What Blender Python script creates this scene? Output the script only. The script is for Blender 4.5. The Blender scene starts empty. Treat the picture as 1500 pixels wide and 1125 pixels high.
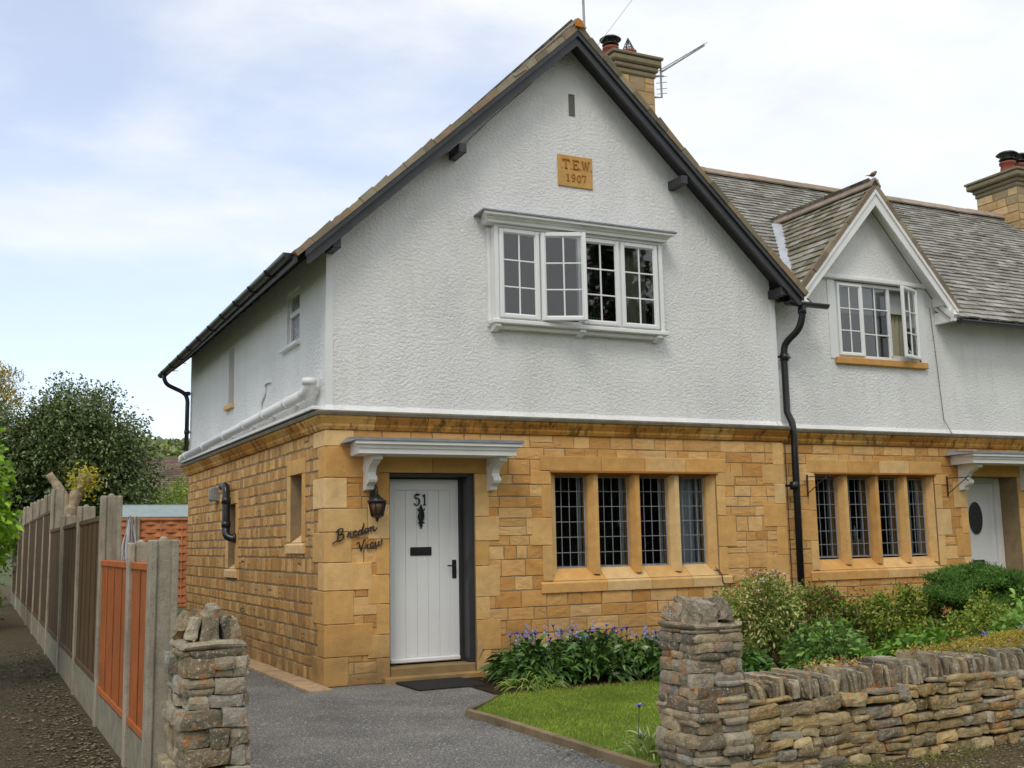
import bpy, math, random
import numpy as np
from mathutils import Vector, Matrix, noise as mn
R = math.radians
# ------------------------------------------------------------------ camera, world, sun, exposure
S = bpy.context.scene
COL = S.collection
cd = bpy.data.cameras.new("camera"); cam = bpy.data.objects.new("camera", cd); COL.objects.link(cam); S.camera = cam
cd.sensor_width = 36; cd.lens = 1618.2/1500*36; cd.clip_start = 0.05; cd.clip_end = 3000
_yaw, _pit, _rol = 0.4563, 0.1409, -0.0194
_F = Vector((math.sin(_yaw)*math.cos(_pit), math.cos(_yaw)*math.cos(_pit), math.sin(_pit)))
_Rr = Vector((math.cos(_yaw), -math.sin(_yaw), 0)); _U = _Rr.cross(_F)
_R2 = _Rr*math.cos(_rol)+_U*math.sin(_rol); _U2 = -_Rr*math.sin(_rol)+_U*math.cos(_rol)
cam.matrix_world = Matrix(((_R2.x,_U2.x,-_F.x,-3.2775),(_R2.y,_U2.y,-_F.y,-11.066),(_R2.z,_U2.z,-_F.z,1.4239),(0,0,0,1)))
SUN_EL, SUN_AZ = R(50), R(218)          # azimuth clockwise from +y
W = bpy.data.worlds.new("World"); S.world = W; W.use_nodes = True
nt = W.node_tree; nt.nodes.clear(); N = nt.nodes.new; L = nt.links.new
out = N('ShaderNodeOutputWorld'); bg = N('ShaderNodeBackground'); L(bg.outputs[0], out.inputs[0])
sky = N('ShaderNodeTexSky'); sky.sky_type = 'NISHITA'; sky.sun_disc = False; sky.sun_elevation = SUN_EL; sky.sun_rotation = SUN_AZ
tc = N('ShaderNodeTexCoord')
def vmath(op, a, b=None):
    n = N('ShaderNodeVectorMath'); n.operation = op
    L(a, n.inputs[0])
    if b is not None:
        if isinstance(b, tuple): n.inputs[1].default_value = b
        else: L(b, n.inputs[1])
    return n
def fmath(op, a, b):
    n = N('ShaderNodeMath'); n.operation = op
    for i, q in enumerate((a, b)):
        if isinstance(q, (int, float)): n.inputs[i].default_value = q
        else: L(q, n.inputs[i])
    return n.outputs[0]
mp = N('ShaderNodeMapping'); mp.inputs['Scale'].default_value = (1.0, 1.0, 2.6); mp.inputs['Rotation'].default_value = (0, R(-14), 0); L(tc.outputs['Generated'], mp.inputs['Vector'])
n1 = N('ShaderNodeTexNoise'); n1.inputs['Scale'].default_value = 2.3; n1.inputs['Detail'].default_value = 9; n1.inputs['Roughness'].default_value = .52; n1.inputs['Distortion'].default_value = .45
L(mp.outputs[0], n1.inputs['Vector'])
n2 = N('ShaderNodeTexNoise'); n2.inputs['Scale'].default_value = 7; n2.inputs['Detail'].default_value = 8; n2.inputs['Roughness'].default_value = .6
L(mp.outputs[0], n2.inputs['Vector'])
dR = vmath('DOT_PRODUCT', tc.outputs['Generated'], (0.80, -0.44, 0.45))
dc = vmath('DISTANCE', tc.outputs['Generated'], (0.13, 0.93, 0.27))       # the clearer patch of sky beyond the far end of the lane
f = fmath('ADD', fmath('MULTIPLY', n1.outputs[0], 2.3), fmath('MULTIPLY', n2.outputs[0], .55))
f = fmath('ADD', f, fmath('MULTIPLY', dR.outputs['Value'], .75))
f = fmath('ADD', f, fmath('MULTIPLY', dc.outputs['Value'], .45))
f = fmath('SUBTRACT', f, 1.30)
cr = N('ShaderNodeMapRange'); cr.interpolation_type = 'SMOOTHSTEP'; L(f, cr.inputs['Value'])
cr.inputs['From Min'].default_value = -.15; cr.inputs['From Max'].default_value = .75; cr.inputs['To Min'].default_value = .38; cr.inputs['To Max'].default_value = 1.0
sk = N('ShaderNodeMix'); sk.data_type = 'RGBA'; sk.blend_type = 'MULTIPLY'; sk.inputs[0].default_value = 1; L(sky.outputs[0], sk.inputs[6]); sk.inputs[7].default_value = (.15, .15, .15, 1)
cc = N('ShaderNodeMix'); cc.data_type = 'RGBA'; L(n2.outputs[0], cc.inputs[0]); cc.inputs[6].default_value = (.60, .635, .68, 1); cc.inputs[7].default_value = (.73, .735, .74, 1)
mx = N('ShaderNodeMix'); mx.data_type = 'RGBA'; L(cr.outputs[0], mx.inputs[0]); tn = N('ShaderNodeMix'); tn.data_type = 'RGBA'; tn.blend_type = 'MULTIPLY'; tn.inputs[0].default_value = 1; L(sk.outputs[2], tn.inputs[6]); tn.inputs[7].default_value = (1.12, 1.04, 1.06, 1); L(tn.outputs[2], mx.inputs[6]); L(cc.outputs[2], mx.inputs[7])
L(mx.outputs[2], bg.inputs[0]); bg.inputs[1].default_value = 1.0
sd = bpy.data.lights.new("sun", 'SUN'); sd.energy = 0.8; sd.angle = R(20); sd.color = (1, .95, .87)
so = bpy.data.objects.new("sun", sd); COL.objects.link(so)
_sv = Vector((math.sin(SUN_AZ)*math.cos(SUN_EL), math.cos(SUN_AZ)*math.cos(SUN_EL), math.sin(SUN_EL)))
so.rotation_euler = _sv.to_track_quat('Z', 'Y').to_euler(); so.location = (0, -20, 30)
S.view_settings.view_transform = 'Standard'; S.view_settings.look = 'None'; S.view_settings.gamma = 1; S.view_settings.exposure = 0.56
S.view_settings.use_curve_mapping = False
# ------------------------------------------------------------------ helpers
rng = random.Random(7); nr = np.random.default_rng(11)
WO = {}
class MB:
    def __init__(s): s.v = []; s.f = []; s.c = []; s.sm = []
    def face(s, idx, c=(1,1,1), sm=False): s.f.append(tuple(idx)); s.c.append(c); s.sm.append(sm)
    def add(s, vs, fs, c=(1,1,1), sm=False):
        b = len(s.v); s.v.extend([tuple(p) for p in vs])
        for f in fs: s.face([b+i for i in f], c, sm)
    def box(s, x0, x1, y0, y1, z0, z1, c=(1,1,1), T=None):
        P = [(x0,y0,z0),(x1,y0,z0),(x1,y1,z0),(x0,y1,z0),(x0,y0,z1),(x1,y0,z1),(x1,y1,z1),(x0,y1,z1)]
        if T: P = [T(*p) for p in P]
        s.add(P, [(0,3,2,1),(4,5,6,7),(0,1,5,4),(1,2,6,5),(2,3,7,6),(3,0,4,7)], c)
    def cbox(s, x0, x1, y0, y1, z0, z1, b=.005, c=(1,1,1), T=None):      # bevelled box
        h = [(x1-x0)/2, (y1-y0)/2, (z1-z0)/2]; m = [(x0+x1)/2, (y0+y1)/2, (z0+z1)/2]; b = min(b, .45*min(h))
        vs = []; key = {}
        for sx in (-1,1):
            for sy in (-1,1):
                for sz in (-1,1):
                    for ax in range(3):
                        p = [sx*(h[0]-b), sy*(h[1]-b), sz*(h[2]-b)]; p[ax] = (sx,sy,sz)[ax]*h[ax]
                        key[(sx,sy,sz,ax)] = len(vs); q = [p[i]+m[i] for i in range(3)]
                        vs.append(T(*q) if T else q)
        fs = []
        for ax in range(3):
            o = [i for i in range(3) if i != ax]
            for sg in (-1,1):
                lst = []
                for a, d in ((-1,-1),(1,-1),(1,1),(-1,1)):
                    k = [0,0,0]; k[ax] = sg; k[o[0]] = a; k[o[1]] = d; lst.append(key[(*k, ax)])
                fs.append(lst)
        for ax in range(3):                                             # edges along ax
            o = [i for i in range(3) if i != ax]
            for a in (-1,1):
                for d in (-1,1):
                    l = []
                    for sg, fx in ((-1,o[0]),(1,o[0]),(1,o[1]),(-1,o[1])):
                        k = [0,0,0]; k[ax] = sg; k[o[0]] = a; k[o[1]] = d; l.append(key[(*k, fx)])
                    fs.append(l)
        for sx in (-1,1):
            for sy in (-1,1):
                for sz in (-1,1): fs.append([key[(sx,sy,sz,i)] for i in range(3)])
        s.add(vs, fs, c)
    def beam(s, p, q, w, h, up=(0,0,1), c=(1,1,1)):                      # rectangular bar from p to q
        p, q = Vector(p), Vector(q); d = (q-p).normalized(); u = Vector(up); sd_ = d.cross(u).normalized(); u = sd_.cross(d)
        vs = [a+sd_*i*w/2+u*j*h/2 for a in (p,q) for i, j in ((-1,-1),(1,-1),(1,1),(-1,1))]
        s.add(vs, [(3,2,1,0),(4,5,6,7),(0,1,5,4),(1,2,6,5),(2,3,7,6),(3,0,4,7)], c)
    def tube(s, pts, r, n=8, c=(1,1,1), cap=True):
        pts = [Vector(p) for p in pts]; k = len(pts); rs = r if isinstance(r, (list, tuple)) else [r]*k
        b = len(s.v); prev = None
        for i, p in enumerate(pts):
            d = (pts[min(i+1,k-1)]-pts[max(i-1,0)]).normalized()
            if prev is None:
                a = d.orthogonal().normalized()
            else: a = (prev - d*prev.dot(d)).normalized()
            prev = a; e = d.cross(a)
            for j in range(n):
                t = 2*math.pi*j/n; s.v.append(tuple(p+(a*math.cos(t)+e*math.sin(t))*rs[i]))
        for i in range(k-1):
            for j in range(n): s.face((b+i*n+j, b+i*n+(j+1)%n, b+(i+1)*n+(j+1)%n, b+(i+1)*n+j), c, n > 6)
        if cap: s.face([b+j for j in range(n)][::-1], c); s.face([b+(k-1)*n+j for j in range(n)], c)
    def lathe(s, prof, o, n=20, c=(1,1,1)):                              # prof: (r, z)
        b = len(s.v)
        for r_, z in prof:
            for j in range(n):
                t = 2*math.pi*j/n; s.v.append((o[0]+r_*math.cos(t), o[1]+r_*math.sin(t), o[2]+z))
        for i in range(len(prof)-1):
            for j in range(n): s.face((b+i*n+j, b+i*n+(j+1)%n, b+(i+1)*n+(j+1)%n, b+(i+1)*n+j), c, True)
        s.face([b+j for j in range(n)][::-1], c); s.face([b+(len(prof)-1)*n+j for j in range(n)], c)
    def prism(s, poly, d0, d1, T, c=(1,1,1)):                            # poly of (u,v) between depths d0,d1 ; T(u,v,d)
        n = len(poly); s.add([T(u,v,d0) for u,v in poly]+[T(u,v,d1) for u,v in poly],
            [tuple(range(n))[::-1], tuple(range(n,2*n))]+[(i,(i+1)%n,n+(i+1)%n,n+i) for i in range(n)], c)
def link_mesh(name, v, f, c, sm, mat, parent, loc=None):
    v = np.asarray(v, dtype=np.float64).reshape(-1,3)
    lo, hi = v.min(0), v.max(0)
    o = np.array(loc) if loc is not None else np.array([(lo[0]+hi[0])/2, (lo[1]+hi[1])/2, lo[2]])
    me = bpy.data.meshes.new(name);
    me.from_pydata((v-o).tolist(), [], f if isinstance(f, list) else f.tolist())
    if c is not None:
        ca = np.ones((len(me.polygons), 4), dtype=np.float32); ca[:, :3] = np.asarray(c, dtype=np.float32)
        at = me.attributes.new('Col', 'FLOAT_COLOR', 'FACE'); at.data.foreach_set('color', ca.ravel())
    if sm is not None: me.polygons.foreach_set('use_smooth', np.asarray(sm, dtype=bool))
    me.materials.append(mat); me.validate()
    ob = bpy.data.objects.new(name, me); COL.objects.link(ob); WO[ob.name] = o
    if parent is not None: ob.parent = parent; ob.location = o-WO[parent.name]
    else: ob.location = o
    return ob
def build(name, mb, mat, parent=None, loc=None):
    return link_mesh(name, mb.v, mb.f, mb.c, mb.sm, mat, parent, loc)
def tag(o, label=None, cat=None, group=None, kind=None):
    if label: o['label'] = label
    if cat: o['category'] = cat
    if group: o['group'] = group
    if kind: o['kind'] = kind
    return o
def thing(name, label, cat, loc=(0,0,0), group=None):
    o = bpy.data.objects.new(name, None); COL.objects.link(o); o.location = loc; o.empty_display_size = .2
    WO[o.name] = np.array(loc, dtype=float); return tag(o, label, cat, group)
def lin(r, g, b, k=1.0):
    h = lambda x: (x/255/12.92 if x/255 <= .04045 else ((x/255+.055)/1.055)**2.4)*k
    return (h(r), h(g), h(b))
# ------------------------------------------------------------------ materials
class MatB:
    def __init__(s, name):
        s.m = bpy.data.materials.new(name); s.m.use_nodes = True; s.t = s.m.node_tree; s.t.nodes.clear()
        s.o = s.n('ShaderNodeOutputMaterial'); s.b = s.n('ShaderNodeBsdfPrincipled'); s.l(s.b.outputs[0], s.o.inputs[0])
        s.geo = s.n('ShaderNodeNewGeometry'); s.pos = s.geo.outputs['Position']
    def n(s, t): return s.t.nodes.new(t)
    def l(s, a, b): s.t.links.new(a, b)
    def noise(s, scale, detail=4, rough=.55, vec=None, dist=0, stretch=None):
        k = s.n('ShaderNodeTexNoise'); k.inputs['Scale'].default_value = scale; k.inputs['Detail'].default_value = detail; k.inputs['Roughness'].default_value = rough; k.inputs['Distortion'].default_value = dist
        v = vec or s.pos
        if stretch:
            m = s.n('ShaderNodeMapping'); m.inputs['Scale'].default_value = stretch; s.l(v, m.inputs[0]); v = m.outputs[0]
        s.l(v, k.inputs['Vector']); return k.outputs[0]
    def vor(s, scale, feature='F1', out='Distance', rnd=1):
        k = s.n('ShaderNodeTexVoronoi'); k.feature = feature; k.inputs['Scale'].default_value = scale; k.inputs['Randomness'].default_value = rnd; s.l(s.pos, k.inputs['Vector']); return k.outputs[out]
    def rng(s, v, a, b, c=0, d=1, smooth=False):
        k = s.n('ShaderNodeMapRange'); s.l(v, k.inputs['Value']); k.interpolation_type = 'SMOOTHSTEP' if smooth else 'LINEAR'
        for n_, x in zip(('From Min','From Max','To Min','To Max'), (a,b,c,d)): k.inputs[n_].default_value = x
        return k.outputs[0]
    def math(s, op, a, b=0):
        k = s.n('ShaderNodeMath'); k.operation = op
        for i, q in enumerate((a, b)):
            if isinstance(q, (int, float)): k.inputs[i].default_value = q
            else: s.l(q, k.inputs[i])
        return k.outputs[0]
    def mix(s, fac, a, b, mode='MIX'):
        k = s.n('ShaderNodeMix'); k.data_type = 'RGBA'; k.blend_type = mode
        for i, q in ((0, fac), (6, a), (7, b)):
            if isinstance(q, (int, float)): k.inputs[i].default_value = q
            elif isinstance(q, tuple): k.inputs[i].default_value = (*q[:3], 1)
            else: s.l(q, k.inputs[i])
        return k.outputs[2]
    def attr(s):
        k = s.n('ShaderNodeAttribute'); k.attribute_name = 'Col'; return k.outputs['Color']
    def grey(s, v):
        k = s.n('ShaderNodeCombineColor')
        for i in range(3): s.l(v, k.inputs[i])
        return k.outputs[0]
    def bump(s, h, strength=.5, dist=.01, prev=None):
        k = s.n('ShaderNodeBump'); k.inputs['Strength'].default_value = strength; k.inputs['Distance'].default_value = dist; s.l(h, k.inputs['Height'])
        if prev: s.l(prev, k.inputs['Normal'])
        return k.outputs[0]
    def done(s, col, rough=.8, normal=None, spec=.3, metal=0):
        if isinstance(col, tuple): s.b.inputs['Base Color'].default_value = (*col[:3], 1)
        else: s.l(col, s.b.inputs['Base Color'])
        if isinstance(rough, (int, float)): s.b.inputs['Roughness'].default_value = rough
        else: s.l(rough, s.b.inputs['Roughness'])
        s.b.inputs['Specular IOR Level'].default_value = spec; s.b.inputs['Metallic'].default_value = metal
        if normal: s.l(normal, s.b.inputs['Normal'])
        return s.m
def simple(name, col, rough=.6, var=.12, ns=6, bs=60, bump=.15, bd=.004, spec=.3, metal=0, attr=False):
    m = MatB(name); v = m.rng(m.noise(ns, 5), .25, .75, 1-var, 1+var)
    c = m.mix(1, m.grey(v), col, 'MULTIPLY')
    if attr: c = m.mix(1, c, m.attr(), 'MULTIPLY')
    return m.done(c, rough, m.bump(m.noise(bs, 4), bump, bd), spec, metal)
def mat_render():
    m = MatB('roughcast_paint')
    a = m.noise(25, 4, .6, dist=.15, stretch=(1,1,1.3)); b = m.noise(70, 3, .6); 
    h = m.math('ADD', m.math('MULTIPLY', m.rng(a, .3, .68, 0, 1, True), 1.0), m.math('MULTIPLY', b, .45))
    st = m.rng(m.noise(1.1, 5, .6, stretch=(1, 1, .35)), .35, .7, .89, 1.03)
    c = m.mix(1, (.83, .83, .81), m.grey(st), 'MULTIPLY')
    c = m.mix(m.rng(m.noise(6, 6, .7, stretch=(1,1,.14)), .54, .8, 0, .45), c, (.55, .535, .46))
    h = m.math('MULTIPLY', h, m.rng(m.noise(1.7, 4, .6), .3, .7, .45, 1.35)); return m.done(c, .75, m.bump(h, .55, .014), .2)
def mat_ashlar(name='ashlar', k=1.0, sat=1.0):
    m = MatB(name); c = m.attr()
    c = m.mix(1, c, m.grey(m.rng(m.noise(7, 8, .62), .25, .75, .84, 1.14)), 'MULTIPLY')
    c = m.mix(m.rng(m.noise(2.2, 6, .65), .54, .74, 0, .4), c, lin(190,132,74, 1.0))
    c = m.mix(m.rng(m.noise(28, 6, .7), .60, .74, 0, .45), c, lin(120,82,40, .9))
    c = m.mix(m.rng(m.noise(75, 3, .75), .60, .72, 0, .6), c, lin(104,74,42)); c = m.mix(m.rng(m.noise(.9, 5, .6), .42, .66, 0, .25), c, m.mix(1, c, (1.02,.86,.66), 'MULTIPLY')); c = m.mix(m.rng(m.noise(4.5, 6, .7), .60, .76, 0, .45), c, lin(150,134,108))
    sz = m.n('ShaderNodeSeparateXYZ'); m.l(m.pos, sz.inputs[0])
    low = m.math('MULTIPLY', m.rng(sz.outputs[2], .0, .9, 1, 0, True), m.rng(m.noise(3, 5), .35, .65, .15, .85))       # splash dirt at the foot of the wall
    c = m.mix(low, c, lin(130,112,78))
    h = m.math('ADD', m.math('MULTIPLY', m.noise(14, 6, .6), .7), m.math('MULTIPLY', m.noise(70, 4, .7), .3))
    return m.done(c, .92, m.bump(h, .6, .016), .1)
def mat_rubble():
    m = MatB('rubble_stone'); c = m.attr()
    c = m.mix(1, c, m.grey(m.rng(m.noise(11, 8, .7), .25, .75, .55, 1.4)), 'MULTIPLY')
    c = m.mix(m.rng(m.noise(38, 4, .7), .56, .66, 0, .6), c, lin(190,186,172))          # pale lichen specks
    c = m.mix(m.rng(m.noise(70, 2, .6), .63, .69, 0, .8), c, lin(215,210,198))
    c = m.mix(m.rng(m.noise(9, 6, .72), .57, .66, 0, .5), c, lin(72,66,52))
    big = m.rng(m.noise(1.1, 2), .42, .62, -.04, .05)
    c = m.mix(m.rng(m.math('ADD', m.noise(15, 8, .78), big), .59, .66, 0, .8), c, lin(198,124,52))   # orange lichen
    h = m.math('ADD', m.math('MULTIPLY', m.noise(22, 7, .65), .7), m.math('MULTIPLY', m.noise(90, 4, .7), .3))
    return m.done(c, .95, m.bump(h, 1, .02), .1)
def mat_tile():
    m = MatB('stone_tile'); c = m.attr()
    c = m.mix(1, c, m.grey(m.rng(m.noise(9, 7, .65), .25, .75, .8, 1.18)), 'MULTIPLY')
    c = m.mix(m.rng(m.noise(26, 5, .7), .56, .68, 0, .4), c, lin(205,203,192))
    c = m.mix(m.rng(m.noise(1.6, 6, .7), .57, .70, 0, .5), c, lin(118,112,78))
    return m.done(c, .9, m.bump(m.noise(30, 6, .65), .7, .012), .2)
def mat_leaf(name, col, trans=.25, rough=.5, spec=.4):
    m = MatB(name); c = m.mix(1, m.attr(), col, 'MULTIPLY'); c = m.mix(1, c, (1.32,1.22,1.0), 'MULTIPLY')
    m.done(c, rough, None, spec)
    tr = m.n('ShaderNodeBsdfTranslucent'); m.l(m.mix(1, c, (1.2,1.25,.6), 'MULTIPLY'), tr.inputs[0])
    ms = m.n('ShaderNodeMixShader'); ms.inputs[0].default_value = trans; m.l(m.b.outputs[0], ms.inputs[1]); m.l(tr.outputs[0], ms.inputs[2]); m.l(ms.outputs[0], m.o.inputs[0])
    return m.m
def mat_glass(name='window_glass', tint=(.75,.78,.8), gl=1.6, wob=.15):
    m = MatB(name); m.t.nodes.remove(m.b)
    g = m.n('ShaderNodeBsdfGlossy'); g.inputs['Roughness'].default_value = .02; g.inputs[0].default_value = (.95,.95,.95,1)
    m.l(m.bump(m.noise(3.5, 2), wob, .006), g.inputs['Normal'])
    t = m.n('ShaderNodeBsdfTransparent'); t.inputs[0].default_value = (*tint, 1)
    fr = m.n('ShaderNodeFresnel'); fr.inputs[0].default_value = 1.5
    ms = m.n('ShaderNodeMixShader'); m.l(m.math('MINIMUM', m.math('MULTIPLY', fr.outputs[0], gl), .95), ms.inputs[0]); m.l(t.outputs[0], ms.inputs[1]); m.l(g.outputs[0], ms.inputs[2]); m.l(ms.outputs[0], m.o.inputs[0])
    return m.m
def mat_ground(name, c0, c1, c2, s0=6, s1=60, bd=.02, bs=.8, speck=None):
    m = MatB(name); c = m.mix(m.rng(m.noise(s0, 7, .65), .35, .65), c0, c1)
    c = m.mix(m.rng(m.noise(s1, 5, .7), .5, .66), c, c2)
    if speck: 
        c = m.mix(m.rng(m.noise(120, 2, .6), .60, .66, 0, .85), c, speck)
        k = m.n('ShaderNodeTexVoronoi'); k.inputs['Scale'].default_value = 60; m.l(m.pos, k.inputs['Vector'])
        c = m.mix(.8, c, m.mix(1, c, m.grey(m.rng(m.noise(70, 2, .7), .36, .64, .3, 1.75)), 'MULTIPLY')); sx = m.n('ShaderNodeSeparateColor'); m.l(k.outputs['Color'], sx.inputs[0]); c = m.mix(m.rng(sx.outputs[0], .93, .97, 0, .7), c, speck)
    h = m.math('ADD', m.noise(s1, 6, .7), m.math('MULTIPLY', m.noise(s1*2.6, 3, .7), .6))
    return m.done(c, .95, m.bump(h, bs, bd), .15)
WHITE = simple('white_upvc', (.80,.81,.80), .35, .03, 4, 20, .02, .001, .4)
WOODW = simple('white_painted_wood', (.80,.795,.77), .5, .07, 3, 70, .12, .002, .35)
SMOOTHW = simple('smooth_painted_margin', (.755,.765,.755), .6, .05, 3, 60, .2, .003)
BLACK = simple('black_painted_timber', (.036,.037,.040), .42, .25, 5, 60, .35, .004, .45)
IRON = simple('black_iron', (.018,.018,.02), .32, .2, 12, 90, .12, .002, .5)
LEAD = simple('lead_sheet', (.23,.25,.28), .5, .25, 6, 30, .2, .004, .5)
LEADC = simple('lead_came', (.27,.29,.32), .45, .2, 10, 60, .1, .001, .5)
RENDER = mat_render(); ASH = mat_ashlar(); RUB = mat_rubble(); TILE = mat_tile()
MORTAR = simple('lime_mortar', lin(150,130,100), .95, .2, 8, 90, .7, .012, .1)
RIDGE = simple('clay_ridge', (1,1,1), .85, .2, 9, 40, .5, .008, .2, attr=True)
CONC = simple('concrete', (1,1,1), .92, .28, 7, 75, .8, .008, .15, attr=True)
GLASS = mat_glass('window_glass', (.75,.78,.8), 1.7, .25); GLASSU = mat_glass('upper_glass', (.62,.66,.68), 2.6, .05)
ROOM = simple('unlit_room_dark', (.09,.085,.08), .9)  # near-black colour stands in for the shade of unlit rooms
POT = simple('terracotta_pot', lin(140,78,62), .8, .25, 12, 50, .4, .006)
POTB = simple('dark_pot', lin(78,60,56), .7, .25, 12)
GALV = simple('galvanised_metal', (.28,.28,.28), .5, .2, 20, spec=.5, metal=.4)
CURT = simple('net_curtain', (.62,.66,.70), .9, .1); CREAM = simple('cream_curtain', (.52,.49,.34), .9, .1); BLIND = simple('roller_blind', (.62,.64,.62), .9, .05)
# ------------------------------------------------------------------ ground and setting
def gz(y): return 0 if y > -5.2 else (-.04 if y < -5.38 else -.04*(-5.2-y)/.18)
def sheet(name, poly_x, ys, dz, mat, kind='structure'):
    mb = MB()                                        # poly_x(y) -> (x0,x1)
    for i, y in enumerate(ys):
        x0, x1 = poly_x(y); mb.v += [(x0, y, gz(y)+dz), (x1, y, gz(y)+dz)]
        if i: b = 2*i; mb.face((b-2, b-1, b+1, b))
    o = build(name, mb, mat); o['kind'] = kind; return o
GR = mat_ground('garden_grass_far', (.11,.135,.06), (.08,.10,.04), (.14,.15,.08), 2, 30)
sheet('ground', lambda y: (-900, 900), [-400, -5.38, -5.2, 900], -.008, GR)
TAR = mat_ground('gravel_tarmac', lin(112,110,107), lin(146,143,137), lin(74,72,70), 1.1, 60, .016, 1.0, speck=lin(190,188,182))
sheet('driveway', lambda y: (-2.22, .56 if y < -2.3 else (.56+(y+2.3)*.75 if y < -1.1 else 1.45)), [-5.45, -5.38, -5.2, -4.2, -3, -2.3, -1.1, .02], -.001, TAR)
o_ = sheet('side_passage', lambda y: (-2.22, .02), [.02, 4, 8.6], -.001, TAR)
DIRT = mat_ground('trodden_dirt', lin(104,92,72), lin(86,82,56), lin(60,52,40), 2.2, 26, .05, 1.0, speck=lin(160,146,120))
sheet('path', lambda y: (-3.9, -2.12+.012*max(y,0)), [-5.6, -5.38, -5.2, 0, 10, 40], .002, DIRT)
VERGE = mat_ground('verge_dirt', lin(118,98,72), lin(92,84,54), lin(70,62,46), 4, 40, .03, 1.0, speck=lin(150,136,112))
sheet('verge', lambda y: (1.0, 16), [-9, -5.38], .004, VERGE)
sheet('road', lambda y: (-60, 60), [-16, -9], .004, TAR)
sheet('pavement', lambda y: (-60, 1.0), [-9, -5.6], .003, VERGE)
SOIL = mat_ground('bed_soil', lin(70,54,38), lin(56,44,32), lin(96,80,58), 5, 40, .04, 1.0)
sheet('flower_bed', lambda y: (1.3 if y > -1.6 else 1.2, 16), [-1.62, .18], .006, SOIL)
LAWN = mat_ground('lawn_turf', lin(88,118,40), lin(74,104,34), lin(112,128,58), 3, 50, .02, .8)
def lawn_x(y):
    e = .585 if y < -2.35 else .585+(y+2.35)*.78
    return (e, 6 if y < -4.95 else 14)
o_ = sheet('lawn', lawn_x, [-5.0, -4.2, -3.2, -2.35, -1.8, -1.60], .016, LAWN)
def add_rock_specks(): 
    # loose stones and dead leaves along the foot of the fence and on the verge
    mb = MB()
    for i in range(2600):
        y = -5.2+rng.random()**1.8*12; x = -2.32-abs(rng.gauss(0, .30)); s_ = rng.uniform(.008, .032)
        a = rng.random()*6.3; dx, dy = math.cos(a)*s_, math.sin(a)*s_; g = rng.uniform(.5, 1.2); zt = gz(y)+.006
        mb.add([(x-dx,y-dy,zt),(x+dy*.6,y-dx*.6,zt+s_*.3),(x+dx,y+dy,zt+s_*.2),(x-dy*.6,y+dx*.6,zt+s_*.35)], [(0,1,2,3)], (.22*g,.17*g,.11*g))
    for i in range(1100):
        y = -5.43-rng.random()**1.4*.7; x = rng.uniform(1.1, 5); s_ = rng.uniform(.005, .018)
        a = rng.random()*6.3; dx, dy = math.cos(a)*s_, math.sin(a)*s_; g = rng.uniform(.6, 1.5); zt = gz(y)+.008
        mb.add([(x-dx,y-dy,zt),(x+dy*.6,y-dx*.6,zt+s_*.4),(x+dx,y+dy,zt+s_*.2),(x-dy*.6,y+dx*.6,zt+s_*.5)], [(0,1,2,3)], (.27*g,.22*g,.15*g))
    for i in range(420):
        e = rng.choice((0,1,2)); y = rng.uniform(-4.9,-2.4) if e < 2 else rng.uniform(-.3,7); x = (-1.95+abs(rng.gauss(0,.12)) if e == 0 else .50-abs(rng.gauss(0,.07)) if e == 1 else -.27-abs(rng.gauss(0,.08)))
        s_ = rng.uniform(.006,.018); a = rng.random()*6.3; dx, dy = math.cos(a)*s_, math.sin(a)*s_; g = rng.uniform(.6,1.6); zt = gz(y)+.003
        mb.add([(x-dx,y-dy,zt),(x+dy*.6,y-dx*.6,zt+s_*.3),(x+dx,y+dy,zt+s_*.2),(x-dy*.6,y+dx*.6,zt+s_*.35)], [(0,1,2,3)], rng.choice([(.2*g,.15*g,.08*g),(.08*g,.13*g,.03*g),(.3*g,.28*g,.24*g)]))
    o = build('leaf_litter', mb, simple('litter', (1,1,1), .9, .2, attr=True)); o['kind'] = 'stuff'
    tag(o, 'dry leaves and grit strewn along the fence foot, drive edges and verge', 'leaf litter')
add_rock_specks()
# paving strip along the side wall
mb = MB(); y = -.3
while y < 7.9:
    l = rng.uniform(.2, .34); g = rng.uniform(.85, 1.12); mb.cbox(-.25, -.012, y, y+l-.012, -.02, .022+rng.uniform(0,.006), .006, tuple(k*g for k in lin(176,150,118))); y += l
o_ = build('paving_strip', mb, simple('paving', (1,1,1), .9, .25, 9, 60, .5, .006, .15, attr=True)); o_['kind'] = 'structure'; o_['label'] = 'strip of worn paving blocks along the side wall'
# lawn kerb
mb = MB(); pts = [(.545,-5.15),(.54,-4.5),(.54,-3.9),(.54,-3.2),(.53,-2.8),(.50,-2.45),(.60,-2.22),(.86,-1.95),(1.14,-1.6)]
for (a, b) in zip(pts, pts[1:]):
    d = Vector((b[0]-a[0], b[1]-a[1])); e = d.normalized()*.004
    g = rng.uniform(.85, 1.1)
    if b[1] > -2.3: mb.beam((a[0],a[1],.012), (b[0]-e.x,b[1]-e.y,.012), .05, .03, c=(.16*g,.14*g,.1*g))
    else: mb.beam((a[0]+e.x,a[1]+e.y,.018), (b[0]-e.x,b[1]-e.y,.018), .065, .065, c=tuple(k*g for k in lin(134,118,92)))
o_ = build('lawn_edging', mb, CONC); o_['kind'] = 'structure'; o_['label'] = 'narrow brown concrete kerb between drive and lawn'
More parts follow.
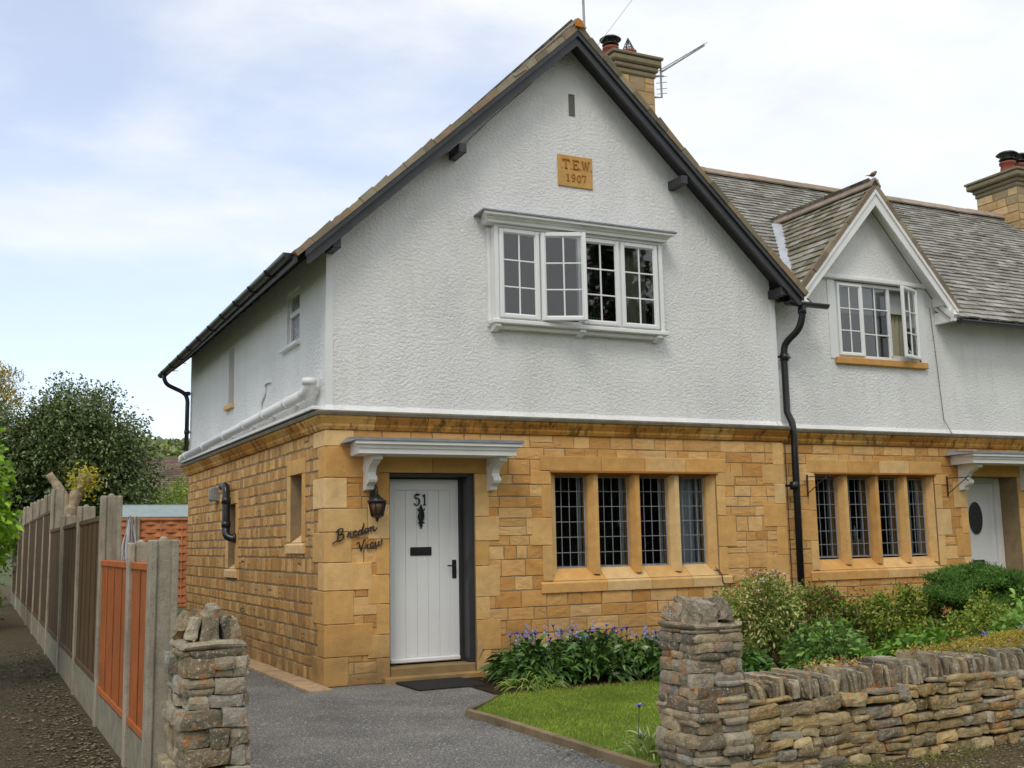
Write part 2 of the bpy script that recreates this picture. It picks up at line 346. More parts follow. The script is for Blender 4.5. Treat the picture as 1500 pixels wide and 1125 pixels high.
# hills and far woodland
def hills():
    mb = MB(); nx, ny = 90, 14; g = {}
    for j in range(ny):
        for i in range(nx):
            x = -420+i*11; y = 330+j*14; t = j/(ny-1)
            z = 46*math.sin(min(1, t*1.25)*math.pi/2)*(0.9+.16*mn.noise(Vector((x*.006, .4, 0))))+3.5*mn.noise(Vector((x*.07, y*.07, 3)))*t - 2
            g[i,j] = len(mb.v); mb.v.append((x, y, z+1.5))
    for j in range(ny-1):
        for i in range(nx-1): mb.face((g[i,j],g[i+1,j],g[i+1,j+1],g[i,j+1]), sm=True)
    m = MatB('hill_pasture'); c = m.mix(m.rng(m.noise(.02, 4), .4, .6), lin(126,142,88), lin(104,124,76)); m = m.done(c, .95)
    o = build('hills', mb, m); o['kind'] = 'structure'
hills()
# ------------------------------------------------------------------ wall generators
def Tfront(x, z, d): return (x, -d, z)                 # front facade, d = outwards
def Tside(u, z, d): return (-d, u, z)                  # side wall: u = y
def Tnb(x, z, d): return (x, .2-d, z)
def holed(mb, T, u0, u1, z0, z1, holes, depth=.3, c=(1,1,1), d=0, bot=True):
    us = sorted({u0, u1, *[h[0] for h in holes], *[h[1] for h in holes]}); zs = sorted({z0, z1, *[h[2] for h in holes], *[h[3] for h in holes]})
    for a, b in zip(us, us[1:]):
        for e, f_ in zip(zs, zs[1:]):
            if any(a >= h[0]-1e-6 and b <= h[1]+1e-6 and e >= h[2]-1e-6 and f_ <= h[3]+1e-6 for h in holes): continue
            mb.add([T(a,e,d),T(b,e,d),T(b,f_,d),T(a,f_,d)], [(0,1,2,3)], c)
    for h in holes:
        a, b, e, f_ = h[:4]; q = d-depth
        mb.add([T(a,e,d),T(a,f_,d),T(a,f_,q),T(a,e,q)], [(0,1,2,3)], c); mb.add([T(b,e,d),T(b,f_,d),T(b,f_,q),T(b,e,q)], [(0,1,2,3)], c)
        mb.add([T(a,f_,d),T(b,f_,d),T(b,f_,q),T(a,f_,q)], [(0,1,2,3)], c); mb.add([T(a,e,d),T(b,e,d),T(b,e,q),T(a,e,q)], [(0,1,2,3)], c)
SC = [lin(200,157,100), lin(195,149,91), lin(190,142,83), lin(203,163,108), lin(187,138,80), lin(205,167,114), lin(184,137,82), lin(197,153,96)]
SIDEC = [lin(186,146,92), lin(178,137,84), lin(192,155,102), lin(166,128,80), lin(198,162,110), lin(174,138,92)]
DRESS = [lin(203,163,106), lin(199,157,98), lin(206,169,114), lin(195,151,92), lin(209,177,126)]
KK = 1.17
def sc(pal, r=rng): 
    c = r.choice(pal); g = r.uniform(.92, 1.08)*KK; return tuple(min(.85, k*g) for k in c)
def block(mb, T, u0, u1, z0, z1, p=.012, back=-.02, c=(1,1,1), ch=.004, jit=.006, r=rng):
    J = lambda: r.uniform(-jit, jit)
    # outline with slightly wavy edges: 3 points per long side
    def side(a, b): return [a, (a[0]*.5+b[0]*.5+J()*.8, a[1]*.5+b[1]*.5+J()*.8)]
    cn = [(u0+J()*.6,z0+J()*.5),(u1+J()*.6,z0+J()*.5),(u1+J()*.6,z1+J()*.5),(u0+J()*.6,z1+J()*.5)]
    ol = []
    for i in range(4): ol += side(cn[i], cn[(i+1)%4])
    cx, cz = (u0+u1)/2, (z0+z1)/2; n = 8
    hw, hh = (u1-u0)/2, (z1-z0)/2
    inn = [(cx+(a-cx)*(1-ch/hw), cz+(b-cz)*(1-ch/hh)) for a, b in ol]
    in2 = [(cx+(a-cx)*.45, cz+(b-cz)*.4) for a, b in ol]
    base = len(mb.v)
    pp = [p*r.uniform(.75,1.1) for _ in range(n)]
    for a, b in ol: mb.v.append(T(a,b,back))
    for a, b in ol: mb.v.append(T(a,b,p*.25))
    for (a, b), q in zip(inn, pp): mb.v.append(T(a,b,q))
    bul = 0
    for a, b in in2: mb.v.append(T(a,b,p+bul+r.uniform(-.003,.003)))
    for k in range(3):
        for i in range(n): mb.face((base+k*n+i, base+k*n+(i+1)%n, base+(k+1)*n+(i+1)%n, base+(k+1)*n+i), c, False)
    mb.face([base+3*n+i for i in range(n)], c, False)
def coursed(mb, T, u0, u1, z0, z1, holes, hmin, hmax, lmin, lmax, pal, gap=.010, skip=None, p=(.003,.009), jit=.007):
    z = z0
    while z < z1-.02:
        h = rng.uniform(hmin, hmax)
        if z+h > z1-hmin*.6: h = z1-z
        ivs = [(u0, u1)]
        for hl in holes:
            if hl[2] < z+h-.015 and hl[3] > z+.015:
                nx = []
                for a, b in ivs:
                    if hl[1] <= a or hl[0] >= b: nx.append((a,b)); continue
                    if hl[0] > a: nx.append((a, hl[0]))
                    if hl[1] < b: nx.append((hl[1], b))
                ivs = nx
        for a, b in ivs:
            u = a
            while u < b-.01:
                l = rng.uniform(lmin, lmax)
                if u+l > b-lmin*.5: l = b-u
                if l > .03:
                    w = 0
                    if rng.random() < .07 and h > .14:      # two thin stones instead of one
                        zz = z+h*rng.uniform(.4,.6)
                        block(mb, T, u+gap/2, u+l-gap/2, z+gap/2, zz-gap/2, rng.uniform(*p), c=sc(pal), jit=jit); block(mb, T, u+gap/2, u+l-gap/2, zz+gap/2, z+h-gap/2, rng.uniform(*p), c=sc(pal), jit=jit)
                    else: block(mb, T, u+gap/2, u+l-gap/2, z+gap/2, z+h-gap/2, rng.uniform(*p), c=sc(pal), jit=jit)
                u += l
        z += h
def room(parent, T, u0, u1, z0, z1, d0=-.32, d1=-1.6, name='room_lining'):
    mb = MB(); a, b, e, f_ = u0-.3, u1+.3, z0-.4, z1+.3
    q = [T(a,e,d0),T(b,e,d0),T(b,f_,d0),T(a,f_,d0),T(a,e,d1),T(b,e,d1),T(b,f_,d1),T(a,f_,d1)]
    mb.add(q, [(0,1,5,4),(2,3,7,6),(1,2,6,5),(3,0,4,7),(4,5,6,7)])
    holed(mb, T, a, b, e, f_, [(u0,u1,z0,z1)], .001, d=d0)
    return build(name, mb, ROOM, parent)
def curtain(name, parent, T, u0, u1, z0, z1, d, amp, waves, mat, lvl_c=(1,1,1)):
    mb = MB(); n = waves*8
    for i in range(n+1):
        u = u0+(u1-u0)*i/n; dd = d+amp*math.sin(i/8*2*math.pi)+amp*.4*math.sin(i*.9)
        mb.v += [T(u,z0,dd), T(u,z1,dd)]
        if i: b = 2*i; mb.face((b-2,b,b+1,b-1), lvl_c, True)
    return build(name, mb, mat, parent)
def frame4(mb, T, u0, u1, z0, z1, w, d0, d1, b=.006, wb=None):
    wb = wb or w
    def B(a, c_, e, f_): mb.cbox(a, c_, e, f_, d0, d1, b, T=lambda x,y,z: T(x,y,z))
    B(u0, u0+w, z0, z1); B(u1-w, u1, z0, z1); B(u0+w, u1-w, z1-w, z1); B(u0+w, u1-w, z0, z0+wb)
def pane(name, parent, T, u0, u1, z0, z1, d, mat):
    mb = MB(); mb.add([T(u0,z0,d),T(u1,z0,d),T(u1,z1,d),T(u0,z1,d)], [(0,1,2,3)]); return build(name, mb, mat, parent)
# ------------------------------------------------------------------ THE COTTAGE
AX, PZ, SL, WID, DEP = 2.95, 7.40, .918, 5.95, 7.96
H = thing('cottage', 'white roughcast and golden stone gabled cottage with front door number 51', 'house', (3, 4, 0))
FW = (2.62, 4.90, .97, 2.20)                           # mullioned window opening
DW = (.69, 1.67, .0, 2.16)                             # door opening
SA = (.88, 1.38, 1.45, 2.2); SB = (4.24, 4.72, 1.12, 2.0)
mb = MB()
holed(mb, Tfront, 0, WID, -.02, 2.66, [FW, DW], .30)
holed(mb, Tside, 0, DEP, -.02, 2.66, [SA, SB], .30)
mb.add([(0,DEP,-.02),(WID,DEP,-.02),(WID,DEP,4.6),(0,DEP,4.6)], [(0,1,2,3)]); mb.add([(WID,0,-.02),(WID,.3,-.02),(WID,.3,4.4),(WID,0,4.4)], [(0,1,2,3)])
build('wall_core', mb, MORTAR, H)
mb = MB()
coursed(mb, Tfront, .012, WID-.01, .0, 2.60, [(FW[0]-.06,FW[1]+.06,FW[2]-.06,FW[3]+.08),(DW[0]-.10,DW[1]+.08,0,2.24)], .095, .19, .13, .42, SC)
build('stone_facing', mb, ASH, H)
mb = MB()
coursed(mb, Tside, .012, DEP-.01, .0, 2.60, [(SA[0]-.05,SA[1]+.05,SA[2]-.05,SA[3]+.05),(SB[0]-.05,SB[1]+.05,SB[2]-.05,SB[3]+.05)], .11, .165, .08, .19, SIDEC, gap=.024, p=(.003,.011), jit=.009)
build('side_stone_facing', mb, ASH, H)
# quoins, door and window dressings (dressed blocks standing just proud)
mb = MB(); z = 0; k = 0
while z < 2.6:
    h = rng.uniform(.24, .34); h = min(h, 2.6-z)
    if 2.6-z-h < .12: h = 2.6-z
    lf, ls = ((.46, .22) if k % 2 else (.24, .42)); lf += rng.uniform(-.04, .06)
    c = sc(DRESS); g = .004
    mb.cbox(-.015, lf, -.015, ls, z+g, z+h-g, .005, c); z += h; k += 1
def dress(u0, u1, z0, z1, T=Tfront, p=.014, c=None, back=-.3): 
    mb.cbox(u0+.003, u1-.003, z0+.003, z1-.003, back, p+rng.uniform(-.003,.002), .004, c or sc(DRESS), T=lambda x,y,z: T(x,y,z))
build('quoins', mb, ASH, H); mb = MB()
# right-hand quoins at the party line
z = .0; k = 0
while z < 2.58:
    h = min(rng.uniform(.22, .36), 2.6-z); l = .34 if k % 2 else .16
    dress(WID-l, WID+.015, z, z+h, p=.013, back=-.02); z += h; k += 1
build('quoins', mb, ASH, H); mb = MB()
# jambs of door
def jamb(ua, ub, z0, z1, alt, sgn):
    z = z0; k = 0
    while z < z1-.01:
        h = min(rng.uniform(.22, .38), z1-z)
        if z1-z-h < .1: h = z1-z
        e = alt if k % 2 else alt*.25
        if sgn < 0: dress(ua-e, ub, z, z+h)
        else: dress(ua, ub+e, z, z+h)
        z += h; k += 1
jamb(DW[0]-.12, DW[0], 0, 2.16, .12, -1); jamb(DW[1], DW[1]+.13, 0, 2.16, .16, 1)
dress(DW[0]-.13, 1.18, 2.16, 2.40); dress(1.18, DW[1]+.15, 2.16, 2.40)
# chamfer stops of the right door jamb
mb.prism([(DW[1]-.0, .18),(DW[1]+.07,.30),(DW[1]-.0,.42)], .024, .034, Tfront, sc(DRESS))
build('door_surround', mb, ASH, H); mb = MB()
# window surround
def surround(T, O, blocks_top, back=-.3):
    a, b, e, f_ = O
    us = [a-.14]+blocks_top+[b+.15]
    for x0, x1 in zip(us, us[1:]): dress(x0, x1, f_, f_+.17, T)
    us = [a-.16]+[t+.03 for t in blocks_top]+[b+.17]
    z = e
    for s_, alt in ((-1, .13), (1, .14)):
        zz = e; k = 0
        while zz < f_-.01:
            h = min(rng.uniform(.3,.42), f_-zz); ex = alt if k % 2 else .0
            if s_ < 0: dress(a-.13-ex, a, zz, zz+h, T)
            else: dress(b, b+.13+ex, zz, zz+h, T)
            zz += h; k += 1
    for x0, x1 in zip(us, us[1:]):                     # sloping sill
        c = sc(DRESS); mb.prism([(.028, e-.13),(.028, e-.03),(-.17, e+.13),(-.3, e+.13),(-.3, e-.13)], x0+.003, x1-.003, lambda d,z_,u: T(u,z_,d), c)
    c = lin(120,84,44); mb.cbox(a-.02, b+.02, f_-.022, f_+.004, -.03, .030, .004, sc([lin(150,104,52)]), T=lambda x,y,z: T(x,y,z))
surround(Tfront, FW, [3.28, 3.88, 4.46])
LT = [(2.735,3.155),(3.30,3.735),(3.855,4.285),(4.42,4.83)]
def mullions(T, LT, O, d=-.18):
    e, f_ = O[2]+.12, O[3]
    for (a0,a1),(b0,b1) in zip(LT, LT[1:]):
        m_ = (a1+b0)/2; hw = (b0-a1)/2; c = sc(DRESS)
        mb.prism([(m_-.028,-.035),(m_+.028,-.035),(m_+hw,-.12),(m_+hw,-.25),(m_-hw,-.25),(m_-hw,-.12)], e-.06, f_+.0, lambda u,d_,z_: T(u,z_,d_), c)
    for s_, (x, xo) in ((-1,(LT[0][0],O[0])),(1,(LT[-1][1],O[1]))):
        mb.prism([(xo,-.02),(x,-.12),(x,-.25),(xo,-.25)], e-.06, f_, lambda u,d_,z_: T(u,z_,d_), sc(DRESS))
    mb.prism([(-.02,f_),(-.12,f_-.05),(-.25,f_-.05),(-.25,f_)], O[0], O[1], lambda d_,z_,u: T(u,z_,d_), sc([lin(150,104,56)]))
mullions(Tfront, LT, FW)
# side windows surrounds (plain, deep)
def slit(T, O, w=.13):
    a, b, e, f_ = O
    dress(a-w, b+w, f_, f_+.17, T); dress(a-w, a, e, f_, T); dress(b, b+w, e, f_, T)
    mb.prism([(.03, e-.12),(.03, e-.03),(-.2, e+.14),(-.28, e+.14),(-.28, e-.12)], a-w, b+w, lambda d,z_,u: T(u,z_,d), sc(DRESS))
build('window_surround', mb, ASH, H)
for O in (SA, SB): mb = MB(); slit(Tside, O); build('window_surround', mb, ASH, H)
# string course between stone and render
def string_course(parent, T, u0, u1, m0=0, m1=0):      # m0/m1 mitre: outer end moves by m*d
    mb = MB(); u = u0; prof = [(0,2.60),(.028,2.605),(.05,2.64),(.052,2.66),(.10,2.72),(.105,2.745),(0,2.745)]
    first = True
    while u < u1-.01:
        l = rng.uniform(.45, .8); l = min(l, u1-u)
        if u1-u-l < .3: l = u1-u
        e = u+l; c = sc([lin(196,146,72), lin(186,132,62), lin(176,124,60), lin(204,160,92)])
        n = len(prof); vs = []
        for q, mm in ((u+(0 if first else .003), m0 if first else 0), (e-(0 if e >= u1-.001 else .003), m1 if e >= u1-.001 else 0)):
            vs += [T(q+mm*d, z, d) for d, z in prof]
        mb.add(vs, [tuple(range(n)), tuple(range(n,2*n))]+[(i,(i+1)%n,n+(i+1)%n,n+i) for i in range(n)], c)
        u = e; first = False
    o = build('string_course', mb, STRG, parent)
    mb = MB(); prof = [(0,2.7455),(.125,2.7455),(.13,2.775),(.115,2.79),(0,2.81)]; n = len(prof); vs = []
    for q, mm in ((u0, m0),(u1, m1)): vs += [T(q+mm*d, z, d) for d, z in prof]
    mb.add(vs, [tuple(range(n)), tuple(range(n,2*n))]+[(i,(i+1)%n,n+(i+1)%n,n+i) for i in range(n)])
    build('ledge_capping', mb, simple('weathered_capping', lin(108,102,86), .8, .3, 7, 50, .5, .005), parent)
def mat_string():
    m = MatB('string_course_stone'); c = m.mix(1, m.attr(), m.grey(m.rng(m.noise(7, 8, .62), .25, .75, .8, 1.15)), 'MULTIPLY')
    c = m.mix(m.rng(m.noise(9, 6, .7, stretch=(1,1,.12)), .5, .66, 0, .85), c, lin(66,54,38))
    return m.done(c, .9, m.bump(m.noise(30, 6, .65), .7, .014), .15)
STRG = mat_string()
string_course(H, Tfront, 0, WID+.05, -1, 0); string_course(H, Tside, 0, DEP+.1, -1, 0)
# rendered upper walls
UW = (1.93, 4.07, 3.90, 4.96)
def zr(x): return PZ-.03-SL*abs(x-AX)
mb = MB(); hs = UW
def rpoly(pts, y=0): mb.add([(x,y,z) for x, z in pts], [tuple(range(len(pts)))])
x0_, x1_ = .07, WID-.07
rpoly([(x0_,2.86),(hs[0],2.86),(hs[0],zr(hs[0])),(x0_,zr(x0_))]); rpoly([(hs[1],2.86),(x1_,2.86),(x1_,zr(x1_)),(hs[1],zr(hs[1]))])
rpoly([(hs[0],2.86),(hs[1],2.86),(hs[1],hs[2]),(hs[0],hs[2])]); rpoly([(hs[0],hs[3]),(hs[1],hs[3]),(hs[1],zr(hs[1])),(AX,zr(AX)),(hs[0],zr(hs[0]))])
# bell-cast foot
mb.add([(x0_,0,2.86),(x1_,0,2.86),(x1_,-.05,2.79),(x0_,-.05,2.79)], [(0,1,2,3)])
SU1 = (1.06, 1.62, 3.72, 4.36); SU2 = (4.52, 4.88, 3.42, 4.25)
holed(mb, Tside, .0, DEP, 2.86, 4.62, [SU1, SU2], .14)
mb.add([(0,0,2.86),(0,DEP,2.86),(-.05,DEP,2.79),(-.05,-.05,2.79)], [(0,1,2,3)])
build('roughcast_wall', mb, RENDER, H)
mb = MB(); mb.box(-.006, .07, -.006, .05, 2.86, 4.58); mb.add([(-.006,-.006,2.86),(.07,-.006,2.86),(.07,-.052,2.795),(-.05,-.052,2.795)], [(0,1,2,3)]); build('smooth_margin', mb, SMOOTHW, H); mb = MB(); mb.box(x1_, WID+.004, -.006, .25, 2.86, 4.50)
mb.add([(x1_,-.006,2.86),(WID+.004,-.006,2.86),(WID+.004,-.052,2.795),(x1_,-.052,2.795)], [(0,1,2,3)])
build('smooth_margin', mb, SMOOTHW, H)
# ---- roof of the cottage
def tiled(mb, O, ud, vd, nd, U, V, inside, w=(.12,.26), ex=.150, thin=.024, pal=None, r=rng):
    O, ud, vd, nd = map(Vector, (O, ud, vd, nd)); v = 0; row = 0
    pal = pal or [lin(150,148,140), lin(160,158,150), lin(138,135,126), lin(168,166,158), lin(130,127,117), lin(154,150,140)]
    while v < V:
        e = ex*(1-.25*v/V); u = -r.uniform(0, .15)
        while u < U:
            l = r.uniform(*w); um = u+l/2
            if inside(um, v+e/2):
                g = r.uniform(.88,1.08); c = tuple(k*g for k in r.choice(pal)); lift = r.uniform(.036,.048); j = r.uniform(-.010,.010)
                a, b = max(0, u)+.003, min(U, u+l)-.003; t = thin*r.uniform(.9,1.3); q = r.uniform(-.003,.003)
                P = []
                for (uu, vv, nn) in ((a,v+j,lift-t+.004),(b,v+j+q,lift-t+.004),(b,v+e*1.6,.0),(a,v+e*1.6,.0),(a,v+j,lift+q),(b,v+j+q,lift),(b,v+e*1.6,.010),(a,v+e*1.6,.010)):
                    P.append(O+ud*uu+vd*vv+nd*nn)
                mb.add(P, [(0,1,5,4),(4,5,6,7),(0,4,7,3),(1,2,6,5)], c)
            u += l
        v += e; row += 1
n_ = math.hypot(1, SL); vdl = (1/n_, 0, SL/n_); ndl = (-SL/n_, 0, 1/n_)
YF = -.34; LEN = DEP+.3-YF; EX = AX+.40; VL = EX*n_
mb = MB()
tiled(mb, (AX-EX, YF, PZ-SL*EX+.03), (0,1,0), vdl, ndl, LEN, VL, lambda u,v: True)
tiled(mb, (AX+EX-.12, YF, PZ-SL*(EX-.12)+.03), (0,1,0), (-vdl[0],0,vdl[2]), (-ndl[0],0,ndl[2]), LEN, VL-.16, lambda u,v: True)
# boarding under the tiles
for s_ in (-1, 1):
    e_ = EX if s_ < 0 else EX-.12
    mb.add([(AX,YF+.02,PZ+.025),(AX,YF+LEN,PZ+.025),(AX+s_*e_,YF+LEN,PZ-SL*e_+.025),(AX+s_*e_,YF+.02,PZ-SL*e_+.025)], [(0,1,2,3)], lin(90,84,70))
RO = build('roof', mb, TILE, H)
mb = MB()                                             # verge: mortar bed and tile edges
for s_ in (-1, 1):
    u = 0; tot = EX*n_-(0 if s_ < 0 else .16)
    while u < tot:
        l = rng.uniform(.16, .34); l = min(l, tot-u); a, b = u, u+l-.003
        pa = Vector((AX+s_*a/n_, 0, PZ-SL*a/n_)); pb = Vector((AX+s_*b/n_, 0, PZ-SL*b/n_)); up = Vector((s_*SL/n_, 0, 1/n_))
        h = rng.uniform(.055, .075); yo = YF-rng.uniform(0,.012); c = rng.choice([lin(152,130,106), lin(146,126,104), lin(150,140,118), lin(128,120,100), lin(156,140,114)])
        if s_ > 0: c = rng.choice([lin(150,140,116), lin(128,118,96), lin(140,122,96), lin(112,104,86)])
        P = [pa+up*.0, pb+up*.0, pb+up*h, pa+up*(h+rng.uniform(0,.02))]
        mb.add([(p.x, yo, p.z) for p in P]+[(p.x, yo+.06, p.z) for p in P], [(0,1,2,3),(7,6,5,4),(0,4,5,1),(1,5,6,2),(2,6,7,3),(3,7,4,0)], c); u += l
build('verge', mb, RIDGE, RO)
def ridge_tiles(parent, p, q, w=.14, h=.11, pal=None, name='ridge_tiles'):
    mb = MB(); p, q = Vector(p), Vector(q); d = (q-p); Ln = d.length; d.normalize(); sd_ = d.cross(Vector((0,0,1))).normalized(); u = 0
    pal = pal or [lin(160,144,130), lin(150,136,120), lin(166,150,134), lin(144,132,112), lin(154,134,118)]
    while u < Ln-.02:
        l = min(.44, Ln-u); dz = rng.uniform(0,.012); c = rng.choice(pal)
        prof = [(-w,-h),(-w*.45,-h*.25),(0,0),(w*.45,-h*.25),(w,-h),(w*.9,-h-.02),(0,-.03),(-w*.9,-h-.02)]
        vs = [p+d*t+sd_*a+Vector((0,0,b+dz)) for t in (u+.003, u+l+.01) for a, b in prof]; n = 8
        mb.add(vs, [tuple(range(n)), tuple(range(n,2*n))]+[(i,(i+1)%n,n+(i+1)%n,n+i) for i in range(n)], c); u += l
    return build(name, mb, RIDGE, parent)
ridge_tiles(RO, (AX, YF-.02, PZ+.14), (AX, YF+LEN, PZ+.14), .11, .11)
mb = MB(); c = lin(196,120,50); mb.add([(AX-.06,YF-.03,PZ+.03),(AX+.06,YF-.03,PZ+.03),(AX+.045,YF-.03,PZ+.1),(AX,YF-.03,PZ+.125),(AX-.045,YF-.03,PZ+.1),(AX,YF+.02,PZ+.07)], [(0,1,2,3,4),(1,0,5)], c)
build('ridge_end', mb, RIDGE, RO)
# bargeboards, purlin ends
for s_ in (-1, 1):
    mb = MB(); e_ = EX-.10 if s_ < 0 else EX-.16
    def bp(t, dz): return (AX+s_*t, PZ-SL*t+dz)
    mb.prism([bp(0,-.005), bp(e_,-.005), bp(e_,-.14), bp(e_-.04,-.18), bp(0,-.18)], -.305, -.265, lambda u,v,d: (u,d,v))
    mb.prism([bp(0,.0), bp(e_+.02,.0), bp(e_+.02,-.07), bp(0,-.07)], -.335, -.305, lambda u,v,d: (u,d,v))
    build('bargeboard', mb, BLACK, H)
mb = MB()                                             # soffit boards behind the bargeboards
for s_ in (-1, 1):
    e_ = EX-.12
    mb.add([(AX,-.265,PZ-.02),(AX+s_*e_,-.265,PZ-.02-SL*e_),(AX+s_*e_,.0,PZ-.02-SL*e_),(AX,.0,PZ-.02)], [(0,1,2,3)])
build('verge_soffit', mb, BLACK, H)
for x_, s_ in ((1.46,-1),(4.42,1),(.03,-1),(5.90,1)):
    mb = MB(); z_ = PZ-SL*abs(x_-AX)-(.25 if abs(x_-AX) < 2 else .16); mb.cbox(x_-.045, x_+.045, -.30 if abs(x_-AX) < 2 else -.27, .02, z_-.09, z_+.02, .006); build('purlin_end', mb, BLACK, H)
# eaves on the side: rafter feet, soffit, gutter
mb = MB(); ez = PZ-SL*EX
for i in range(19):
    mb = MB(); y_ = .02+i*.43; mb.beam((-.36, y_, ez+.005+.04), (.0, y_, ez+.005+SL*.38), .05, .1); build('rafter_foot', mb, BLACK, H)
mb = MB(); mb.add([(-.40,-.26,ez+.0),(-.40,DEP+.28,ez+.0),(.0,DEP+.28,ez+.385),(.0,-.26,ez+.385)], [(0,1,2,3)]); mb.box(-.42,-.395,-.3,DEP+.28,ez-.05,ez+.02)
build('eaves_soffit', mb, BLACK, H)
def gutter(name, parent, p, q, r=.058, mat=None, caps=True, brk=None):
    mb = MB(); p, q = Vector(p), Vector(q); d = (q-p).normalized(); sd_ = d.cross(Vector((0,0,1))).normalized(); n = 10
    vs = []
    for a in (p, q):
        for rr in (r, r-.005):
            for i in range(n+1):
                t = math.pi*(1+i/n); vs.append(a+sd_*math.cos(t)*rr+Vector((0,0,1))*math.sin(t)*rr)
    m_ = n+1; b = len(mb.v); mb.v += [tuple(v_) for v_ in vs]
    for i in range(n):
        mb.face((b+i,b+i+1,b+2*m_+i+1,b+2*m_+i), sm=True); mb.face((b+m_+i,b+m_+i+1,b+3*m_+i+1,b+3*m_+i), sm=True)
    for e_ in (0, n): mb.face((b+e_,b+m_+e_,b+3*m_+e_,b+2*m_+e_))
    if caps: mb.face([b+i for i in range(m_)]); mb.face([b+2*m_+i for i in range(m_)])
    g = build(name, mb, mat or IRON, parent)
    if brk:
        Ln = (q-p).length; k = int(Ln/brk)
        for i in range(1, k+1):
            m2 = MB(); c = p+d*(i*Ln/(k+.5)); pts = [c+sd_*math.cos(math.pi*(1+j/8))*(r+.006)+Vector((0,0,1))*math.sin(math.pi*(1+j/8))*(r+.006) for j in range(9)]
            m2.tube(pts, .007, 6)
            m2.beam(pts[0] if pts[0].x > pts[-1].x else pts[-1], (pts[0] if pts[0].x > pts[-1].x else pts[-1])+Vector((.14,0,.02)), .02, .008)
            build('gutter_bracket', m2, IRON, g)
    return g
gutter('gutter', H, (-.455, -.20, ez+.06), (-.455, DEP+.22, ez+.00), .062, IRON, True, .78)
def smooth_path(pts, k=6):
    P = [Vector(p) for p in pts]; outp = []
    for i in range(len(P)-1):
        a, b, c, d = P[max(i-1,0)], P[i], P[i+1], P[min(i+2,len(P)-1)]
        for j in range(k):
            t = j/k; outp.append(.5*((2*b)+(-a+c)*t+(2*a-5*b+4*c-d)*t*t+(-a+3*b-3*c+d)*t**3))
    outp.append(P[-1]); return outp
mb = MB(); mb.tube(smooth_path([(-.455,7.84,ez-.05),(-.45,7.84,ez-.13),(-.38,7.86,ez-.22),(-.14,7.88,ez-.33),(-.07,7.88,ez-.44),(-.065,7.88,ez-.6)], 4)+[(-.065,7.88,2.98)], .036, 10)
for z_ in (3.95, 3.3): mb.tube([(-.065,7.88,z_),(-.065,7.88,z_+.06)], .046, 10); mb.beam((-.065,7.88,z_+.03),(.02,7.88,z_+.03),.02,.02)
build('downpipe', mb, IRON, H)
# white waste pipe along the side wall + its white board
mb = MB(); mb.cbox(-.135,-.002,.05,DEP+.12,2.812,2.85,.006); mb.cbox(-.10,-.002,DEP-.02,DEP+.12,2.85,2.99,.006); build('pipe_board', mb, WOODW, H)
mb = MB(); A_ = Vector((-.12,.36,3.02)); B_ = Vector((-.12,7.85,2.90)); mb.tube([A_, B_], .058, 14)
for t in (.10,.24,.38,.55,.75,.95):
    c_ = A_.lerp(B_, t); d_ = (B_-A_).normalized(); mb.tube([c_-d_*.04, c_+d_*.04], .068, 14); mb.beam(c_, (0,c_.y,c_.z-.02), .05, .03)
mb.tube(smooth_path([(-.12,.42,3.02),(-.12,.30,3.025),(-.12,.22,3.07),(-.12,.20,3.12)], 4), [.066]*13, 14); mb.tube([(-.12,.20,3.09),(-.12,.197,3.16)], .078, 14); mb.tube([(-.12,.28,3.04),(-.0,.28,3.04)], .05, 12)
mb.tube([(-.12,7.8,2.9),(-.12,7.95,2.9),(-.12,7.97,2.82)], .062, 12)
build('waste_pipe', mb, WHITE, H)
mb = MB(); mb.tube(smooth_path([(-.015,2.35,3.42),(-.015,2.6,3.42),(-.015,2.62,3.3),(-.015,2.8,3.2),(-.015,2.8,3.04)],4), .014, 8); build('overflow_pipe', mb, SMOOTHW, H)
# low black pipe and light box
mb = MB(); mb.tube(smooth_path([(-.02,4.72,2.24),(-.10,4.70,2.25),(-.12,4.55,2.25),(-.12,4.40,2.24),(-.12,4.34,2.15)],4)+[(-.12,4.32,1.75)]+smooth_path([(-.12,4.32,1.66),(-.11,4.28,1.56),(-.02,4.22,1.52)],4), .052, 12)
mb.tube([(-.12,4.33,2.0),(-.12,4.33,2.09)], .062, 12); mb.tube([(-.12,4.32,1.68),(-.12,4.32,1.76)], .062, 12); mb.tube([(-.04,4.22,1.53),(.0,4.21,1.53)], .07, 12)
build('drain_pipe', mb, IRON, H)
mb = MB(); mb.cbox(-.10,-.0,5.38,5.62,2.08,2.28,.008); mb.cbox(-.12,-.095,5.41,5.59,2.10,2.26,.008); build('wall_light', mb, GALV, H)
mb = MB(); mb.tube(smooth_path([(-.02,3.6,.62),(-.06,3.6,.62),(-.06,3.55,.58),(-.03,3.5,.60)],4), .006, 6); build('wall_hook', mb, IRON, H)
# ---- side windows
def plain_window(parent, T, O, d=-.09, split=None, sill=True, glass=None, name='window', mat=WHITE, w=.055):
    mb = MB(); a, b, e, f_ = O; frame4(mb, T, a, b, e, f_, w, d-.03, d+.02)
    if split: mb.cbox(a+w, b-w, split-.03, split+.03, d-.03, d+.03, .006, T=lambda x,y,z: T(x,y,z))
    o = build(name, mb, mat, parent)
    pane('pane', o, T, a+w*.8, b-w*.8, e+w*.8, f_-w*.8, d-.01, glass or GLASS)
    if sill: m2 = MB(); m2.cbox(a-.04, b+.16, e-.045, e, -.02, .06, .008, T=lambda x,y,z: T(x,y,z)); build('sill', m2, WOODW, o)
    return o
def mat_frost():
    m = MatB('frosted_glass'); c = m.mix(m.rng(m.noise(34, 5, .7, dist=1.2), .4, .6), (.05,.055,.06), (.45,.48,.50)); return m.done(c, .25, m.bump(m.noise(40, 3), .6, .01), .6)
